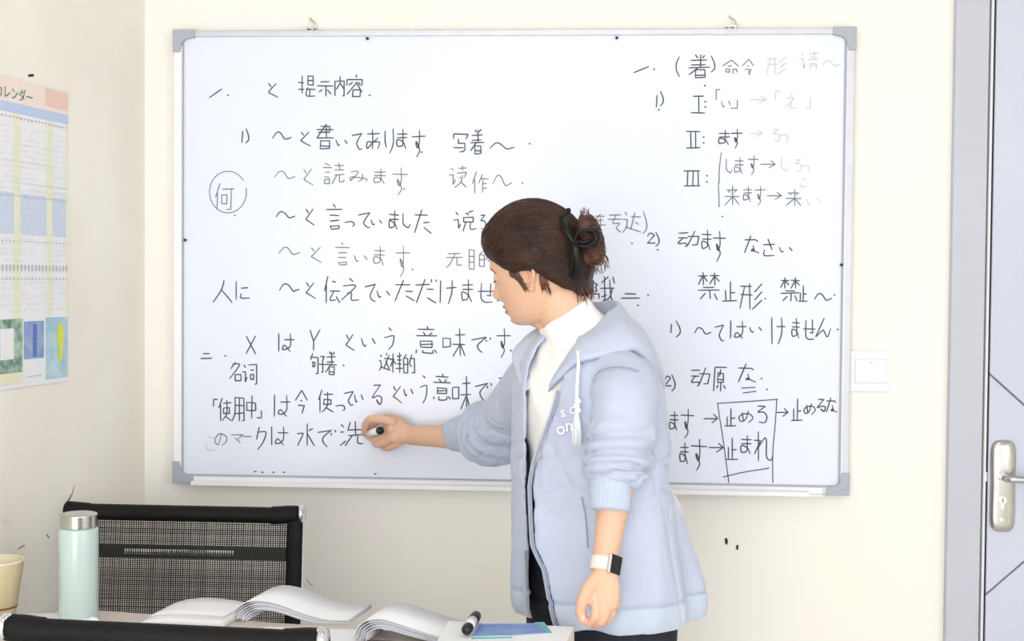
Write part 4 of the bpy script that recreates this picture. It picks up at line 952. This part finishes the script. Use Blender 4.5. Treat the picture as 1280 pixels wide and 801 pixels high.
def hdisp(co, no):
    z_ = co[:, 2]; sl = np.exp(-((z_-1.03)/.09)**2)
    d = .0022*fbm(co, (14, 14, 9), 5)-.0035*sl*np.exp(-(fbm(co, (16, 16, 30), 21)/.10)**2)-.0022*np.exp(-(fbm(co, (6, 6, 2.2), 31)/.05)**2); r = fbm(co, (7, 7, 4.5), 11); d += .0014*(np.abs(np.sin(r*9))**.5-.7)*np.clip((1.25-co[:, 2])/.1, 0, 1)
    d += .0010*fbm(co, (45, 45, 30), 2)
    return d
hoodie, hco = remeshed('hoodie', hp_, .0031, 2, M_hood, wm, disp=hdisp)
def hoodcol(co):
    A = np.tile(lin((188, 196, 218)), (len(co), 1)); z = co[:, 2]
    q = (z < .803)&(np.linalg.norm((co-PERSON)[:, :2], axis=1) < .23); A[q] = lin((192, 203, 220)); seam = np.exp(-((z-.8055)/.0022)**2)*((co-PERSON)[:, :2]@lT[:2] > -.3); A = blend(A, seam*.45, lin((140, 150, 180)))
    # pink-white ring printed on the back
    rel = co-CX(.96); u = rel@lT; v_ = z-.97; bk = (rel@fT) < -.06
    rr_ = np.sqrt((u/.125)**2+(v_/.10)**2); m = np.exp(-((rr_-1)/.16)**2)*bk*(np.sin(np.arctan2(v_, u)*5)+1.3 > .5); A = blend(A, np.clip(m, 0, 1)*.75, lin((238, 228, 238)))
    return A
paint(hoodie, hoodcol(hco))
hoodo, hoco = remeshed('hood', [hoodvf], .003, 4, M_hood, hoodie, disp=lambda co, no: .002*fbm(co, (12, 12, 12), 9)+.0012*fbm(co, (40, 40, 40), 4), local=LOC)
paint(hoodo, np.tile(lin((190, 198, 219)), (len(hoco), 1)))
mesh('hood_lip_shade', tube(smoothpath(HLIP[::5], 80), .0016, 6), M_seam_shade, hoodo, True, local=LOC)  # dark piping under the lip, standing in for the hood's shade
# ribbed cuffs
def cuff(path, r0, r1, nrib, name):
    p = smoothpath(path, 14); rad = np.interp(np.linspace(0, 1, 14), [0, .12, .9, 1], [r0*.98, r0, r1, r1*.96])
    mesh(name, tube(p, rad, 168, ref=(0, .3, 1), prof=lambda s, t: .0007*sin(t*nrib)), M_rib, hoodie, True, local=LOC)
cuff([P(764, 599, -.733), P(763.5, 618, -.742), P(762, 638, -.750)], .0345, .0325, 42, 'cuff')
cuff([P(598, 541.5, -.178), P(580, 542, -.150), P(566, 544, -.130)], .0440, .0345, 42, 'cuff')
# zip along both front edges
def zipline(side):
    pts = []
    for z in np.linspace(1.17 if side > 0 else .88, .765, 60):
        v_ = (z-Ztop)/(Zhem-Ztop); q = outer(0.0 if side > 0 else 1.0, v_); qi = inner(0. if side > 0 else 1., v_); o_ = (q-qi)/np.linalg.norm(q-qi); pts.append(q+o_*.0025)
    return np.array(pts)
for sd in (1, -1):
    zp = zipline(sd); zt = mesh('zip_tape', tube(zp, np.array([.0014, .0030]), 8, ref=fT), M_tape, hoodie, True, local=LOC); tb = []
    zz = smoothpath(zp, 190); 
    for i in range(0, 190): 
        c = zz[i]+(fT*.0012-lT*sd*.0035); tb.append(xf(box(-.0022, .0022, -.0016, .0016, -.0008, .0008), rz(FT, c)))
    o = mesh('zip_teeth', join(*tb), M_zip, zt, local=LOC); o['kind'] = 'stuff'
# drawcord, knot, tassel
cdp = smoothpath([P(722, 438, -.665), P(723, 455, -.69), P(721.5, 480, -.70), P(721, 500, -.705)], 24)
cdr = mesh('drawcord', tube(cdp, .0030, 10), M_cord, hoodie, True, local=LOC)
cst = []
k0 = P(721.5, 507, -.707)
for i in range(3): cst.append(ellipsoid(k0+np.array([.0012*(-1)**i, -.001, -.008*(i-1)]), (.0058, .0055, .0052), nu=14, nv=10))
mesh('cord_knot', join(*cst), M_cord, cdr, True, local=LOC)
ts = []
for i in range(34):
    a = random.uniform(0, 2*pi); r = random.uniform(.001, .0065); ts.append(tube(smoothpath([k0+np.array([r*.4*cos(a), r*.4*sin(a), -.012]), k0+np.array([r*1.3*cos(a)+.001, r*1.3*sin(a), -.035]), k0+np.array([r*1.6*cos(a)+.002, r*1.6*sin(a), -.052-.018*random.random()])], 7), .0011, 5))
o = mesh('tassel', join(*ts), M_cord, cdr, True, local=LOC); o['kind'] = 'stuff'
# chest lettering, sewn on the near front panel
def onhood(px, py):
    best = None; d = ray(px, py)
    d = d/np.linalg.norm(d); rel = hco-CAM; t = rel@d; off = np.linalg.norm(rel-np.outer(t, d), axis=1); i = np.where(off < .006)[0]; return CAM+d*(t[i].min()-.003) if len(i) else P(px, py, -.7)
for body_, x_, y_, sz in (('sc', 701, 521, .026), ('om', 696, 543, .031)):
    for k, chh in enumerate(body_):
        q = onhood(x_+k*11, y_-k*4); ob = text(chh, sz, M_print, hoodie, frame4(q-np.array(LOC)+np.array([0, -.002, 0]), (.93, -.33, .12), (-.1, 0, 1)), 'chest_letter', .0006)
# pocket seam
pk_ = [onhood(a_, b_) for a_, b_ in ((727, 622), (731, 640), (733, 660), (735, 685))]
mesh('pocket_seam', tube(smoothpath(pk_, 16), .0011, 6), M_seam_shade, hoodie, True, local=LOC)
sm_ = [onhood(a_, b_)+np.array([0, .0022, 0]) for a_, b_ in ((741, 478), (745, 468), (754, 462), (768, 459), (785, 460), (799, 464))]
mesh('shoulder_seam', tube(smoothpath(sm_, 24), .0012, 6), M_seam_shade, hoodie, True, local=LOC)
# trousers and shoes
def leg(s):
    hipc = CX(.8)+lT*s*.075; hipc[2] = .80; kn = hipc+fT*.02; kn[2] = .45; an = hipc-fT*.01; an[2] = .09
    return tube(smoothpath([hipc+UPZ*.03, (hipc+kn)/2, kn, (kn+an)/2, an], 20), np.interp(np.linspace(0, 1, 20), [0, .25, .5, 1], [.096, .09, .072, .062]), 28, ref=(1, 0, 0))
hips = tube(smoothpath([CX(1.01), CX(.95), CX(.88), CX(.80)-fT*.01, CX(.75)], 14), np.array([(np.interp(x, [0, .3, .6, 1], [.118, .135, .155, .15]), np.interp(x, [0, .3, .6, 1], [.092, .108, .125, .118])) for x in np.linspace(0, 1, 14)]), 40, ref=lT, round_end=False)
_o, _c = remeshed('trousers', [hips, leg(1), leg(-1), ellipsoid(CX(.78)-fT*.055, (.085, .085, .09))], .006, 5, M_pants, wm, disp=lambda co, no: .003*fbm(co, (16, 16, 8), 3))
for s in (-1, 1):
    a = CX(.8)+lT*s*.075; a[2] = 0
    sole = [a-fT*.07, a, a+fT*.08, a+fT*.165]
    sh_ = mesh('shoe', tube(smoothpath([q+UPZ*h_ for q, h_ in zip(sole, (.045, .05, .04, .028))], 14), np.array([(np.interp(x, [0, .3, .7, 1], [.032, .034, .043, .03]), np.interp(x, [0, .3, .7, 1], [.043, .048, .038, .024])) for x in np.linspace(0, 1, 14)]), 20, ref=lT, round_end=True), M_shoe, wm, True)
    v_ = sh_.data.vertices
    for q in v_: q.co.z = max(q.co.z, 0.0)
# wristwatch on the left wrist
wt = mesh('wristwatch', tube([WRL+(ELL-WRL)/np.linalg.norm(ELL-WRL)*k for k in np.linspace(-.0095, .0125, 8)], np.array([.0232, .0222]), 40, ref=(1, -.3, 0)), M_band, wm, True)
axw = (ELL-WRL)/np.linalg.norm(ELL-WRL); ou = np.array([.72, -.69, -.0]); ou = ou-axw*ou.dot(axw); ou /= np.linalg.norm(ou); sd_ = np.cross(axw, ou)
def wbox(a, b, c0, c1, m, name, bv):
    V = np.array([WRL+axw*.001+sd_*x+axw*z+ou*y for z in (-b, b) for x, y in ((-a, c0), (a, c0), (a, c1), (-a, c1))]); mesh(name, bevelled((V, box(0, 1, 0, 1, 0, 1)[1]), bv, 3), m, wt, True, local=LOC)
wbox(.0140, .0165, .017, .0265, M_case, 'watch_case', .004); wbox(.0128, .0152, .0258, .0274, M_glass, 'watch_face', .0008)
# the marker in her right hand
mk2 = thing('marker_pen', 'white marker pen with black end held in the woman\'s writing hand', 'marker', MT)
mesh('barrel', tube([MT+mx_*.022, MT+mx_*(.105)], .0078, 20), M_tray, mk2, True)
mesh('nib_holder', tube([MT+mx_*.008, MT+mx_*.022], [.0035, .0065], 14), M_bplastic, mk2, True)
mesh('nib', tube([MT, MT+mx_*.009], [.0015, .0026], 10), M_ink, mk2, True)
mesh('end_plug', tube([MT+mx_*.104, ME+mx_*.001], [.0084, .0084], 20, round_end=False), M_bplastic, mk2, True)
